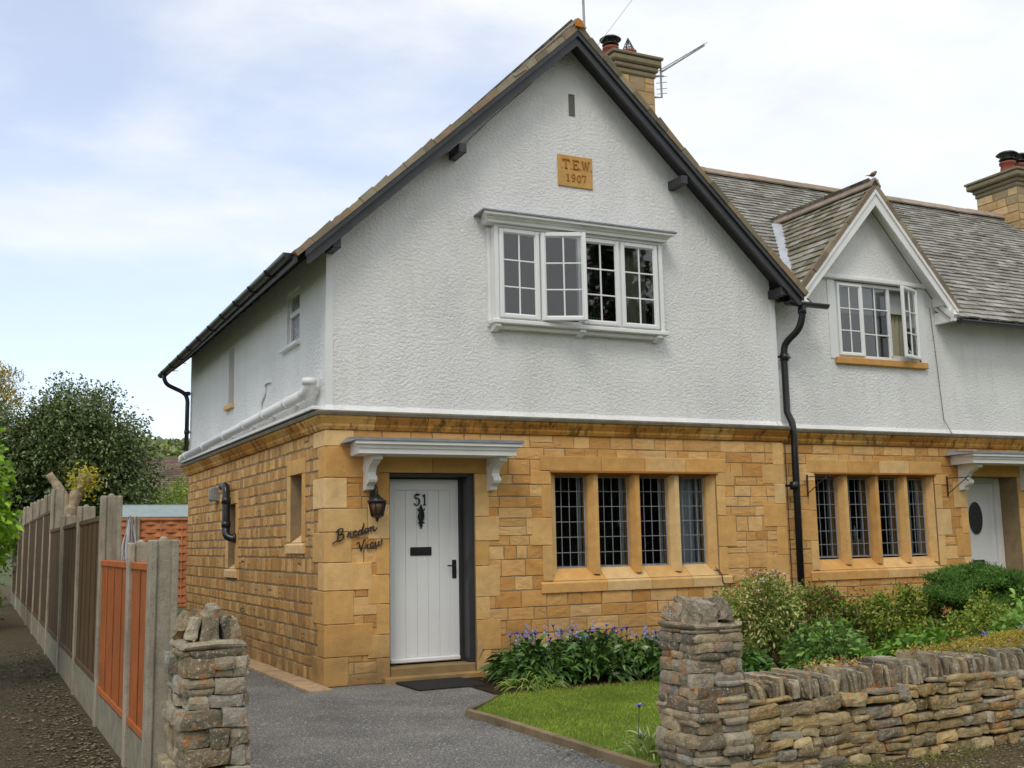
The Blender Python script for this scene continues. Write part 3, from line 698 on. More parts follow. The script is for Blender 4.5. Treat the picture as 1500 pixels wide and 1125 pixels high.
FROST = mat_frost()
plain_window(H, Tside, SU1, -.05, 4.09, True, FROST)
w_ = plain_window(H, Tside, SU2, -.12, None, False, GLASSU); m2 = MB(); m2.cbox(-.05,.12,SU2[0]-.03,SU2[1]+.09,SU2[2]-.07,SU2[2],.005,sc(DRESS)); build('sill', m2, ASH, w_)
for q_, O in ((.15, SU1), (.2, SU2)): m2 = MB(); m2.box(q_,q_+.02,*O); build('dark_backing', m2, ROOM, H)  # dark sheet close behind each pane, in place of the room's shade
for O in (SA, SB):
    mb = MB(); frame4(mb, Tside, O[0], O[1], O[2]+.12, O[3], .05, -.27, -.22); o = build('window', mb, simple('brown_frame', lin(96,70,46), .6), H); pane('pane', o, Tside, O[0]+.04, O[1]-.04, O[2]+.16, O[3]-.04, -.25, GLASS)
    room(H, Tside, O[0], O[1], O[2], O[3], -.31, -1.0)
# ---- leaded mullion windows
def leaded(parent, T, LT, zb, zt, d, ncol, nrow, curtain_last=True):
    for i, (a, b) in enumerate(LT):
        mb = MB(); frame4(mb, T, a+.0, b-.0, zb, zt, .016, d-.012, d+.012, .003)
        for k in range(1, ncol+0): u = a+(b-a)*k/ncol; mb.tube([T(u,zb,d+.004), T(u,zt,d+.004)], .0042, 6)
        for k in range(1, nrow): z_ = zb+(zt-zb)*k/nrow; mb.tube([T(a,z_,d+.004), T(b,z_,d+.004)], .0042, 6)
        o = build('window', mb, LEADC, parent)
        n = ncol; # every quarry sits slightly askew so reflections break up
        m2 = MB()
        for p in range(ncol):
            for q in range(nrow):
                u0, u1 = a+(b-a)*p/ncol, a+(b-a)*(p+1)/ncol; z0, z1 = zb+(zt-zb)*q/nrow, zb+(zt-zb)*(q+1)/nrow; e = [rng.uniform(-.0012,.0012) for _ in range(4)]
                m2.add([T(u0,z0,d+e[0]),T(u1,z0,d+e[1]),T(u1,z1,d+e[2]),T(u0,z1,d+e[3])], [(0,1,2,3)])
        build('pane', m2, GLASS, o)
        m3 = MB(); m3.cbox(b-.035, b-.0, zb, zt, d-.13, d-.09, .004, T=lambda x,y,z: T(x,y,z)); m3.cbox(a, a+.03, zb, zt, d-.13, d-.09, .004, T=lambda x,y,z: T(x,y,z)); m3.box(a, b, zb-.0, zb+.025, d-.13, d-.05, T=lambda x,y,z: T(x,y,z))
        build('inner_frame', m3, simple('secondary_frame', (.78,.80,.82), .4, .02) if 'secondary_frame' not in bpy.data.materials else bpy.data.materials['secondary_frame'], o)
leaded(H, Tfront, LT, 1.10, 2.15, -.18, 4, 6)
curtain('curtain', H, Tfront, 4.40, 4.85, 1.08, 2.16, -.36, .02, 5, CURT); 
mb = MB(); mb.cbox(3.66,3.70,1.58,1.62,-.30,-.26,.004,T=Tfront); mb.tube([Tfront(3.68,1.6,-.26),Tfront(3.64,1.64,-.24),Tfront(3.70,1.54,-.24)],.008,6); build('window_catch', mb, WHITE, H); mb = MB(); mb.cbox(3.90,3.93,1.58,1.66,-.30,-.26,.004,T=Tfront); build('window_catch', mb, WHITE, H)
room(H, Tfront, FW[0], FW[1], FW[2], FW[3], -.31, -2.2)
# ---- door
DX0, DX1, DZ0, DZ1 = .765, 1.567, .165, 2.105
mb = MB(); mb.box(DW[0],DX0-.003,.19,.25,.1,2.16); mb.box(DX1+.003,DW[1],.19,.25,.1,2.16); mb.box(DX0-.003,DX1+.003,.19,.25,DZ1+.004,2.16)
mb.cbox(1.60,1.665,.02,.19,.14,2.15,.004); mb.cbox(DW[0],DX0+.86,.02,.19,2.125,2.16,.004)
build('door_frame', mb, BLACK, H)
def mat_door():
    return simple('white_door_paint', (.79,.79,.78), .4, .03, 3, 40, .04, .001, .4)
mb = MB(); DOORM = mat_door(); T = Tfront
mb.box(DX0,DX1,.225,.25,DZ0,DZ1)
for (a,b,e,f_) in ((DX0,DX0+.055,DZ0,DZ1),(DX1-.10,DX1,DZ0,DZ1),(DX0+.055,DX1-.10,DZ1-.12,DZ1),(DX0+.055,DX1-.10,DZ0,DZ0+.05)): mb.cbox(a,b,e,f_,-.226,-.212,.003,T=lambda x,y,z: T(x,y,z))
nb_ = 5; bw = (DX1-.10-DX0-.055)/nb_
for i in range(nb_): mb.cbox(DX0+.055+i*bw+.0015, DX0+.055+(i+1)*bw-.0015, DZ0+.052, DZ1-.122, -.226, -.2155, .004, T=lambda x,y,z: T(x,y,z))
mb.cbox(DX0,DX1,DZ0,DZ0+.045,-.225,-.185,.012,T=lambda x,y,z: T(x,y,z))
D = build('door', mb, DOORM, H)
mb = MB(); mb.cbox(1.485,1.535,1.03,1.23,-.213,-.205,.003,T=T); mb.tube([T(1.51,1.165,-.205),T(1.51,1.165,-.165),T(1.50,1.165,-.155),T(1.41,1.17,-.155)],.009,8); build('handle', mb, IRON, D)
mb = MB(); mb.cbox(1.00,1.245,1.285,1.375,-.215,-.204,.004,T=T); mb.cbox(1.03,1.215,1.305,1.355,-.206,-.197,.004,T=T); build('letter_plate', mb, IRON, D)
mb = MB(); c_ = (1.125, 1.70)
mb.prism([(c_[0]+math.cos(t)*.030*(1+.25*math.cos(4*t)), c_[1]+math.sin(t)*.085) for t in [2*math.pi*i/24 for i in range(24)]], -.212, -.198, T)
for dz_, r_ in ((.1,.018),(-.095,.018),(.07,.026),(-.06,.024),(.122,.009),(-.12,.009)): mb.prism([(c_[0]+math.cos(t)*r_, c_[1]+dz_+math.sin(t)*r_) for t in [2*math.pi*i/12 for i in range(12)]], -.2115, -.200, T)
mb.tube([T(c_[0]+.026*math.sin(t), c_[1]+.01+.06*math.cos(t), -.185) for t in [math.pi*2*i/14 for i in range(14)]], .007, 6); mb.lathe([(.0,-.0),(.014,.01),(.014,.02),(0,.03)], T(c_[0],c_[1]-.07,-.19), 8)
for s_ in (-1,1): mb.tube([T(c_[0]+s_*.02,c_[1]+.06,-.2),T(c_[0]+s_*.04,c_[1]+.075,-.2),T(c_[0]+s_*.034,c_[1]+.095,-.2)],.006,6); mb.tube([T(c_[0]+s_*.02,c_[1]-.06,-.2),T(c_[0]+s_*.038,c_[1]-.07,-.2)],.006,6)
build('knocker', mb, IRON, D)
# stroke lettering
def strokes(mb, T, o, sx, sz, strks, r, d, n=6, slant=0, k=5, smooth=True):
    for st in strks:
        pts = [(o[0]+(x+slant*z)*sx, o[1]+z*sz) for x, z in st]
        P = [Vector((x, z, 0)) for x, z in pts]
        if smooth and len(P) > 2: P = smooth_path([(p.x,p.y,0) for p in P], k)
        mb.tube([T(p.x, p.y, d) for p in P], r, n)
G5 = [[(.85,1),(.25,1),(.18,.62)],[(.18,.60),(.45,.68),(.8,.55),(.88,.3),(.7,.06),(.4,0),(.12,.08),(.08,.2)]]
G1 = [[(.15,.82),(.45,1)],[(.45,1),(.45,.02)]]
mb = MB(); strokes(mb, T, (1.045,1.825), .075, .115, G5, .0075, -.205); strokes(mb, T, (1.135,1.825), .075, .115, G1, .0085, -.205, smooth=False); strokes(mb, T, (1.135,1.825), .075, .115, [[(.2,.02),(.7,.02)]], .006, -.205, smooth=False)
strokes(mb, T, (1.045,1.825), .075, .115, [[(.3,.97),(.85,.99)],[(.8,.52),(.84,.3),(.72,.1)]], .011, -.205)
build('house_number', mb, IRON, D)
# steps
mb = MB(); mb.cbox(.60,1.72,-.115,.02,-.05,.06,.012,lin(176,146,100)); mb.cbox(.695,1.665,-.0,.24,.04,.145,.012,lin(150,128,92)); build('door_step', mb, ASH, H)
# canopy over the door
def canopy(parent, T, x0, x1, z0, bx):
    mb = MB(); dp = .50
    prof = [(0,.0),(dp-.05,.0),(dp-.05,.050),(dp-.035,.054),(dp-.03,.082),(dp-.005,.090),(dp,.094),(dp,.125),(0,.125)]
    n = len(prof); vs = []
    for u, m_ in ((x0, 1), (x1, -1)):
        vs += [T(u+m_*(dp-d_ if d_ > 0 else .1), z0+z_, d_) for d_, z_ in prof]
    mb.add(vs, [tuple(range(n)), tuple(range(n,2*n))]+[(i,(i+1)%n,n+(i+1)%n,n+i) for i in range(n)])
    o = build('door_canopy', mb, WOODW, parent)
    m2 = MB(); xa, xb = x0-.015, x1+.015
    m2.add([T(xa,z0+.127,dp+.015),T(xb,z0+.127,dp+.015),T(xb,z0+.127,0),T(xa,z0+.127,0),T(xa,z0+.158,dp+.015),T(xb,z0+.158,dp+.015),T(xb-.08,z0+.20,0),T(xa+.08,z0+.20,0)], [(3,2,1,0),(4,5,6,7),(0,1,5,4),(1,2,6,5),(3,7,6,2),(0,4,7,3)])
    build('lead_flashing', m2, LEAD, o)
    for b in bx:
        m3 = MB(); P = [(0,0),(.36,0),(.36,-.05),(.30,-.06),(.27,-.085),(.22,-.10),(.175,-.13),(.15,-.17),(.155,-.20),(.19,-.215),(.20,-.25),(.185,-.275),(.135,-.29),(.10,-.31),(.09,-.345),(.0,-.36)]
        m3.prism([(d_, z0+z_*1.0) for d_, z_ in P], b-.045, b+.045, lambda d_,z_,u: T(u,z_,d_))
        for s_ in (-1, 1):
            m3.prism([(.06+.045*math.cos(t), z0-.12+.05*math.sin(t)) for t in [2*math.pi*i/16 for i in range(16)]], b+s_*.045, b+s_*.053, lambda d_,z_,u: T(u,z_,d_))
        build('bracket', m3, WOODW, o)
    return o
canopy(H, Tfront, .16, 2.02, 2.325, [.445, 1.86])
# lantern
Ln = (.50, -.16)
mb = MB(); mb.cbox(Ln[0]-.03,Ln[0]+.03,-.03,-.0,1.86,2.0,.004); mb.tube(smooth_path([(Ln[0],-.02,1.97),(Ln[0],-.10,2.02),(Ln[0],-.16,1.98),(Ln[0],-.16,1.93)],5), .009, 8)
n = 6
mb.lathe([(.104,-.04),(.112,-.032),(.04,.015),(.022,.035),(.008,.05)], (Ln[0],Ln[1],1.885), 6)
mb.lathe([(.005,-.06),(.014,-.045),(.02,-.02),(.055,-.01),(.064,0)], (Ln[0],Ln[1],1.70), 6)
for i in range(6):
    t = math.pi/3*i; mb.tube([(Ln[0]+.062*math.cos(t),Ln[1]+.062*math.sin(t),1.70),(Ln[0]+.094*math.cos(t),Ln[1]+.094*math.sin(t),1.85)], .0065, 5)
lan = build('lantern', mb, IRON, H)
mb = MB(); mb.lathe([(.056,.0),(.088,.145)], (Ln[0],Ln[1],1.704), 6); 
m_ = MatB('amber_glass'); AMB = m_.done(lin(84,62,36), .25, m_.bump(m_.noise(60,2), .4, .005), .5)
build('lantern_glass', mb, AMB, lan)
# wrought house name, rising to the right
def Tn(x, z, d): 
    a = R(14); ox, oz = .085, 1.46; dx, dz = x-ox, z-oz
    return Tfront(ox+dx*math.cos(a)-dz*math.sin(a), oz+dx*math.sin(a)+dz*math.cos(a), d)
mb = MB(); s_ = .085
GL = {'B': (1.25, [[(-.35,-.18),(-.25,-.05),(0,.0),(.45,.05)],[(.12,-.05),(.25,.5),(.35,1.1)],[(.05,.85),(.3,1.15),(.75,1.15),(.8,.85),(.55,.62),(.3,.58)],[(.35,.58),(.8,.55),(.9,.25),(.6,0),(.2,.0)]]),
 'r': (.62, [[(0,.12),(.12,.35),(.2,.58),(.22,.45),(.4,.5),(.38,.2),(.42,.05),(.62,.12)]]),
 'e': (.60, [[(0,.12),(.2,.2),(.42,.38),(.38,.55),(.2,.5),(.12,.25),(.25,.03),(.6,.14)]]),
 'd': (.72, [[(.45,.42),(.25,.5),(.05,.3),(.12,.05),(.32,.05),(.5,.3),(.72,1.1)],[(.6,.8),(.48,.2),(.55,.03),(.72,.12)]]),
 'o': (.66, [[(.4,.5),(.15,.45),(.06,.2),(.2,.02),(.42,.1),(.5,.35),(.38,.5),(.5,.42),(.66,.45)]]),
 'n': (.75, [[(0,.45),(.1,.5),(.08,.02)],[(.1,.25),(.28,.5),(.42,.45),(.42,.1),(.55,.02),(.75,.2),(.8,.3)]]),
 'V': (.95, [[(-.1,.75),(.0,.92),(.15,.85),(.3,.1),(.34,.02),(.5,.5),(.72,1.0),(.85,.98)]]),
 'i': (.36, [[(0,.15),(.12,.5),(.1,.1),(.2,.02),(.36,.15)],[(.16,.74),(.19,.78)]]),
 'w': (.85, [[(0,.2),(.1,.5),(.1,.12),(.25,.02),(.4,.2),(.42,.48),(.42,.12),(.56,.02),(.75,.2),(.78,.5),(.9,.46)]])}
def word(w, ox, oz, s):
    x = ox
    for ch in w:
        adv, st = GL[ch]; strokes(mb, Tn, (x, oz), s, s, st, .0072, .035, 6, .22, 4); x += adv*s
word('Bredon', .095, 1.445, .098); word('View', .30, 1.285, .098)
for q in ((.14,1.47),(.5,1.49),(.33,1.33),(.55,1.33)): mb.tube([Tn(q[0],q[1],.04),Tn(q[0],q[1],.0)],.004,5)
build('house_name', mb, IRON, H)
# datestone
mb = MB(); mb.cbox(2.81,3.28,-.02,.02,5.575,5.965,.006,lin(200,160,100))
ds = build('datestone', mb, ASH, H)
mb = MB()
GS = {'T': [[(.0,1),(1,1)],[(.0,1),(.0,.82)],[(1,1),(1,.82)],[(.5,1),(.5,0)],[(.3,0),(.7,0)]], 'E': [[(.15,0),(.15,1)],[(0,1),(.9,1),(.9,.82)],[(0,0),(.9,0),(.9,.2)],[(.15,.52),(.6,.52)],[(.6,.65),(.6,.4)]],
 'W': [[(.0,1),(.28,0),(.5,.85),(.75,0),(1.05,1)],[(-.12,1),(.15,1)],[(.9,1),(1.2,1)],[(.4,.9),(.6,.9)]], '.': [[(.0,0),(.06,0)]],
 '1': [[(.2,.85),(.45,1),(.45,0)],[(.2,0),(.7,0)]], '7': [[(.05,.8),(.05,1),(.8,1),(.4,0)]]}
x = 2.855
for ch, w in (('.',.018),('T',.105),('.',.03),('E',.10),('.',.03),('W',.115),('.',.02)):
    strokes(mb, Tfront, (x,5.80), (.085 if ch != '.' else .1), .105, GS[ch], .011, .022, 5, 0, 1, False); x += w
for ch, x in (('1',2.91),('7',3.13)): strokes(mb, Tfront, (x,5.645), .065, .085, GS[ch], .0085, .022, 5, 0, 1, False)
strokes(mb, Tfront, (2.985,5.645), .065, .085, [[(.75,.65),(.4,.45),(.1,.65),(.2,.95),(.5,1),(.75,.8),(.7,.35),(.35,0),(.15,.05)]], .0085, .022, 5)
strokes(mb, Tfront, (3.06,5.645), .06, .085, [[(.5,1),(.15,.8),(.1,.4),(.3,0),(.65,.1),(.8,.5),(.7,.85),(.5,1)]], .0085, .022, 5)
build('inscription', mb, ASH, ds)
for p in bpy.data.objects['inscription'].data.attributes['Col'].data: p.color = (*lin(168,118,56), 1)
# slit vent
mb = MB(); frame4(mb, Tfront, 2.985,3.065,6.47,6.74,.014,-.0,.012,.002); mb.box(2.99,3.06,-.005,-.001,6.475,6.735,(.3,.3,.3)); 
for i in range(9): mb.beam((2.995,-.004,6.49+i*.028),(3.055,-.004,6.505+i*.028),.006,.008)
build('slit_vent', mb, simple('vent_grey', lin(112,110,104), .7), H)
# ---- projecting upper window
TU = lambda x, z, d: Tfront(x, z, d)
mb = MB(); X0, X1, Z0, Z1 = 1.90, 4.17, 3.86, 4.955
for a, b in ((X0,X0+.05),(X1-.07,X1-.02)): mb.box(a,b,-.14,.0,Z0,Z1)
mb.cbox(X0-.0,X1,-.145,0,Z1-.012,Z1+.02,.004); 
edges = [1.945, 2.475, 3.01, 3.545, 4.085]
frame4(mb, TU, edges[0], edges[4], Z0+.02, Z1-.012, .035, .08, .125)
for e_ in edges[1:4]: mb.cbox(e_-.03,e_+.03,-.125,-.08,Z0+.055,Z1-.047,.004)
UWN = build('window', mb, WHITE, H)
for a, b in ((1.86,1.90),(4.15,4.21)): mb = MB(); mb.cbox(a,b,-.035,-.0,Z0-.05,Z1,.004); build('architrave', mb, WOODW, UWN)
mb = MB(); mb.cbox(1.86,4.20,-.17,.0,Z0-.03,Z0+.018,.008); mb.cbox(1.92,4.16,-.10,.0,Z0-.075,Z0-.03,.006); build('sill', mb, WOODW, UWN)
for x in (1.93, 3.02, 4.08):
    mb = MB(); mb.prism([(0,Z0-.032),(.15,Z0-.032),(.15,Z0-.06),(.11,Z0-.085),(.06,Z0-.105),(0,Z0-.105)], x-.035, x+.035, lambda d_,z_,u: TU(u,z_,d_)); build('bracket', mb, WOODW, UWN)
mb = MB(); prof = [(0,.0),(.195,.0),(.195,.035),(.215,.04),(.22,.058),(.26,.066),(.27,.07),(.27,.097),(0,.097)]; n = len(prof); vs = []
for u, m_ in ((1.72, 1), (4.27, -1)): vs += [TU(u+m_*(.27-max(d_,.19)), Z1+.02+z_, d_) for d_, z_ in prof]
mb.add(vs, [tuple(range(n)), tuple(range(n,2*n))]+[(i,(i+1)%n,n+(i+1)%n,n+i) for i in range(n)]); build('cornice', mb, WOODW, UWN)
mb = MB(); a, b, z_ = 1.705, 4.285, Z1+.119
mb.add([TU(a,z_,.285),TU(b,z_,.285),TU(b,z_,0),TU(a,z_,0),TU(a,z_+.018,.285),TU(b,z_+.018,.285),TU(b-.05,z_+.05,0),TU(a+.05,z_+.05,0)], [(3,2,1,0),(4,5,6,7),(0,1,5,4),(1,2,6,5),(3,7,6,2),(0,4,7,3)]); build('lead_flashing', mb, LEAD, UWN)
def casement(parent, T, u0, u1, z0, z1, d, cols=2, rows=3, w=.052, glass=GLASSU, name='casement'):
    mb = MB(); frame4(mb, T, u0, u1, z0, z1, w, d, d+.045, .012)
    frame4(mb, T, u0+w*.85, u1-w*.85, z0+w*.85, z1-w*.85, .016, d+.008, d+.026, .004)
    a, b, e, f_ = u0+w, u1-w, z0+w, z1-w
    for k in range(1, cols): u = a+(b-a)*k/cols; mb.cbox(u-.009,u+.009,e,f_,d+.010,d+.028,.004,T=lambda x,y,z: T(x,y,z))
    for k in range(1, rows): z_ = e+(f_-e)*k/rows; mb.cbox(a,b,z_-.009,z_+.009,d+.011,d+.0275,.004,T=lambda x,y,z: T(x,y,z))
    o = build(name, mb, WHITE, parent)
    pane('pane', parent, T, a-.006, b+.006, e-.006, f_+.006, d+.016, glass)
    return o
for i in (0, 2, 3): casement(UWN, TU, edges[i]+.012, edges[i+1]-.012, Z0+.035, Z1-.025, .115)
hx, ang = 2.487, R(22)                        # hinge line on the left: leaf swung outwards
def TO(x, z, d):
    dx, dd = x-hx, d-.115
    return (hx+dx*math.cos(ang)-dd*math.sin(ang), -.13-dx*math.sin(ang)-dd*math.cos(ang), z)
casement(UWN, TO, hx, hx+.525, Z0+.03, Z1-.03, .115)
mb = MB(); q = TO(2.93,4.38,.09); mb.tube([TO(2.965,4.32,.10),TO(2.965,4.36,.075),TO(2.955,4.46,.06)],.009,6); build('handle', mb, WHITE, UWN)
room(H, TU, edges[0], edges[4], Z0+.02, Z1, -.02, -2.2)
curtain('curtain', H, TU, 3.62, 3.80, Z0+.02, Z1, -.06, .015, 3, CREAM); curtain('curtain', H, TU, 3.80, 4.06, Z0+.02, Z1, -.12, .012, 3, CREAM); curtain('curtain', H, TU, 1.96, 2.12, Z0+.02, Z1, -.06, .015, 3, CURT)
# small vase of flowers behind the third light
mb = MB()
for i in range(16):
    x = 3.33+rng.uniform(-.14,.14); z_ = rng.uniform(4.0,4.3); mb.tube([(3.33,.12,3.9),(x,.12+rng.uniform(-.04,.04),z_)],.004,4,(.08,.2,.05)); 
    for k in range(3): a = rng.random()*6; mb.lathe([(0,-.012),(.016,0),(0,.012)], (x+.02*math.cos(a), .12, z_+.02*math.sin(a)), 6, rng.choice([lin(220,90,90), lin(240,240,235), lin(90,130,70)]))
mb.lathe([(.03,0),(.05,.04),(.03,.1),(.035,.12)], (3.33,.12,3.88), 12, (.5,.5,.55))
tag(build('flower_vase', mb, simple('vase_flowers', (1,1,1), .6, attr=True)), 'small vase of red and white flowers inside the third upstairs pane', 'vase')
# ---- chimney one, aerials
def chimney(parent, x0, x1, y0, y1, zb, zt, pots, capo=.12, name='chimney', sides='both'):
    ch = MB(); hc = zt-.36
    def TF(u, z, d): return (u, y0-d, z)
    def TS(u, z, d): return (x0-d, u, z)
    def TS2(u, z, d): return (x1+d, u, z)
    ch.box(x0, x1, y0, y1, zb, zt-.1, lin(150,130,96))
    pal = [lin(188,160,114), lin(178,150,108), lin(164,142,108), lin(194,168,126), lin(148,132,106)]
    coursed(ch, TF, x0, x1, zb, hc, [], .14, .2, .2, .4, pal, gap=.02); coursed(ch, TS, y0, y1, zb, hc, [], .14, .2, .2, .4, pal, gap=.02); coursed(ch, TS2, y0, y1, zb, hc, [], .14, .2, .2, .4, pal, gap=.02)
    c = lin(134,126,104)
    for o_, za, zb2 in ((.03,hc,hc+.09),(.06,hc+.09,hc+.17),(capo,hc+.17,hc+.28),(capo+.02,hc+.28,hc+.33)):
        ch.cbox(x0-o_, x1+o_, y0-o_, y1+o_, za, zb2-.002, .025, c)
    C_ = build(name, ch, mat_ashlar('chimney_stone') if 'chimney_stone' not in bpy.data.materials else bpy.data.materials['chimney_stone'], parent)
    return C_, hc+.33
def pot(parent, x, y, z, kind, s=1.0):
    mb = MB(); mb.lathe([(.15*s,0),(.14*s,.1*s),(.125*s,.2*s),(.15*s,.22*s),(.15*s,.26*s),(.12*s,.27*s),(.12*s,.2*s)], (x,y,z), 18); p = build('chimney_pot', mb, POT if kind != 'dark' else POTB, parent)
    m2 = MB()
    if kind in ('cap', 'dark'):
        for i in range(5): t = i*1.257; m2.tube([(x+.1*s*math.cos(t),y+.1*s*math.sin(t),z+.24*s),(x+.12*s*math.cos(t),y+.12*s*math.sin(t),z+.40*s)],.008,5)
        m2.lathe([(.13*s,.30*s),(.155*s,.31*s),(.13*s,.34*s)], (x,y,z), 16); m2.lathe([(.19*s,.40*s),(.20*s,.41*s),(.15*s,.45*s),(.07*s,.47*s),(.01,.475*s)], (x,y,z), 18)
    else:
        for i in range(8):
            t = i*math.pi/4; m2.tube([(x+.13*s*math.cos(t),y+.13*s*math.sin(t),z+.24*s),(x,y,z+.52*s)],.008,5)
        for h_, r_ in ((.30,.105),(.38,.065)): m2.tube([(x+r_*s*math.cos(i*.524),y+r_*s*math.sin(i*.524),z+h_*s) for i in range(13)],.006,5)
    build('cowl', m2, IRON, p); return p
C1, ct = chimney(H, 5.37, 6.06, 2.7, 3.45, 7.0, 8.90, None, .10)
for o_, e in ((5.17,'cap'),(5.5,'cage')): pot(C1, o_+.33, 3.05, ct, e, .88)
mb = MB(); mb.tube([(6.06,2.72,8.25),(6.18,2.68,8.25),(6.18,2.68,8.75)],.016,6); mb.tube([(6.06,2.72,8.6),(6.22,2.66,8.6)],.014,6)
a, b = Vector((6.18,2.68,8.66)), Vector((6.95,2.55,9.20)); mb.tube([a,b],.011,6); mb.tube([a+Vector((0,0,.05)),b+Vector((0,0,.03))],.007,6)
for t in (.1,.3,.5,.7,.85,.97): 
    c = a.lerp(b,t); mb.tube([c+Vector((0,-.12,.02)),c+Vector((0,.12,.02))],.004,4)
for z_ in (8.30,8.38,8.48,8.58,8.68): mb.tube([(6.10,2.70,z_),(6.26,2.64,z_+.02)],.006,4)
build('aerial', mb, GALV, H)
mb = MB(); mb.tube([(4.72,2.5,7.4),(4.70,2.5,9.9)],.02,8); mb.tube([(4.78,2.5,8.6),(6.0,2.6,10.2)],.005,4); build('aerial_mast', mb, GALV, H)
# ------------------------------------------------------------------ NEIGHBOUR
NB = thing('terraced_house', 'adjoining white roughcast house with stone tiled dormer gable and hanging basket hooks', 'house', (11, 4, 0))
NX1 = 19.0
NW = (6.63, 8.76, .97, 2.23); ND = (9.37, 10.40, 0, 2.2)
mb = MB(); holed(mb, Tnb, WID, NX1, -.02, 2.66, [NW, ND], .32); mb.add([(NX1,.2,0),(NX1,8,0),(NX1,8,4.5),(NX1,.2,4.5)],[(0,1,2,3)]); mb.add([(WID,8,0),(NX1,8,0),(NX1,8,4.5),(WID,8,4.5)],[(0,1,2,3)])
build('wall_core', mb, MORTAR, NB)
mb = MB(); coursed(mb, Tnb, WID+.05, 13.5, 0, 2.60, [(NW[0]-.06,NW[1]+.06,NW[2]-.06,NW[3]+.08),(ND[0]-.1,ND[1]+.1,0,2.3)], .1, .19, .15, .45, SC); build('stone_facing', mb, ASH, NB)
mb = MB(); surround(Tnb, NW, [7.2, 7.75, 8.3])
LN = [(6.74,7.12),(7.26,7.68),(7.79,8.20),(8.32,8.72)]
mullions(Tnb, LN, NW)
build('window_surround', mb, ASH, NB); mb = MB()
def _j(ua, ub, z0, z1, alt, s_):
    z = z0; k = 0
    while z < z1-.01:
        h = min(rng.uniform(.25,.4), z1-z); e = alt if k % 2 else 0
        dress(ua-(e if s_ < 0 else 0), ub+(e if s_ > 0 else 0), z, z+h, Tnb); z += h; k += 1
_j(ND[0]-.14, ND[0], 0, 2.2, .12, -1); _j(ND[1], ND[1]+.14, 0, 2.2, .12, 1); dress(ND[0]-.15, ND[1]+.15, 2.2, 2.42, Tnb)
build('door_surround', mb, ASH, NB)
leaded(NB, Tnb, LN, 1.12, 2.17, -.18, 4, 6)
curtain('curtain', NB, Tnb, 8.30, 8.66, 1.1, 2.2, -.36, .02, 5, CURT); room(NB, Tnb, NW[0], NW[1], NW[2], NW[3], -.33, -2.2)
mb = MB(); mb.lathe([(.075,0),(.085,.02),(.085,.22),(.08,.235)], (7.56,.52,1.12), 16, lin(170,140,120)); mb.lathe([(.03,.235),(.035,.3),(.02,.36),(.005,.42)], (7.56,.52,1.12), 10, lin(200,205,215))
tag(build('window_candle', mb, simple('candle_jar', (1,1,1), .5, attr=True)), 'pinkish jar with white stopper behind the neighbouring leaded window', 'jar')
string_course(NB, Tnb, WID+.05, NX1, 0, 0)
NWU = (7.16, 8.68, 3.79, 4.86)
mb = MB()
for a, b, e, f_ in ((WID,NWU[0],2.86,4.55),(NWU[1],NX1,2.86,4.55),(NWU[0],NWU[1],2.86,NWU[2])): mb.add([Tnb(a,e,0),Tnb(b,e,0),Tnb(b,f_,0),Tnb(a,f_,0)],[(0,1,2,3)])
DA, DZ_, DS = 7.76, 6.10, 1.13                          # dormer apex x, z, slope
def dz(x): return DZ_-DS*abs(x-DA)
for pts in ([(6.45,4.55),(NWU[0],4.55),(NWU[0],dz(NWU[0])),(6.45,dz(6.45)+.0)], [(NWU[1],4.55),(9.07,4.55),(9.07,dz(9.07)),(NWU[1],dz(NWU[1]))], [(NWU[0],NWU[3]),(NWU[1],NWU[3]),(NWU[1],dz(NWU[1])),(DA,DZ_),(NWU[0],dz(NWU[0]))]):
    mb.add([Tnb(x,z,0) for x, z in pts],[tuple(range(len(pts)))])
mb.add([Tnb(WID,2.86,0),Tnb(NX1,2.86,0),Tnb(NX1,2.79,.05),Tnb(WID,2.79,.05)],[(0,1,2,3)])
build('roughcast_wall', mb, RENDER, NB)
for a, b in ((NWU[0]-.13,NWU[0]),(NWU[1],NWU[1]+.13)): mb = MB(); mb.cbox(a,b,NWU[2]-.02,NWU[3],.0,.012,.003,T=Tnb); build('smooth_margin', mb, SMOOTHW, NB)
# neighbour roof
RS = .838; RY, RZ = 3.5, 7.42
n2_ = math.hypot(1, RS); ey = -.12; 
def rz(y): return RZ-RS*(RY-y)
YB = lambda z: RY-(RZ-z)/RS
def inmain(u, v):
    x = 5.6+u; y = ey+v/n2_; z = rz(y)
    if x < 6.0 and y < .12: return False
    if x < AX+EX and z < PZ-SL*(x-AX)+.0: return False                     # under the cottage roof
    if abs(x-DA) < 1.34 and z < DZ_+.06-DS*abs(x-DA)+.0 : return False      # under the dormer roof
    if abs(x-DA) < 1.2 and y < .25: return False
    return True
mb = MB(); tiled(mb, (5.6, ey, rz(ey)+.02), (1,0,0), (0,1/n2_,RS/n2_), (0,-RS/n2_,1/n2_), NX1-5.6, (RY-ey)*n2_, inmain)
for x0, x1 in ((5.99, 6.55), (8.97, NX1)): mb.add([(x0,ey+.02,rz(ey)+.012),(x1,ey+.02,rz(ey)+.012),(x1,.3,rz(.3)+.012),(x0,.3,rz(.3)+.012)],[(0,1,2,3)],lin(90,84,70))
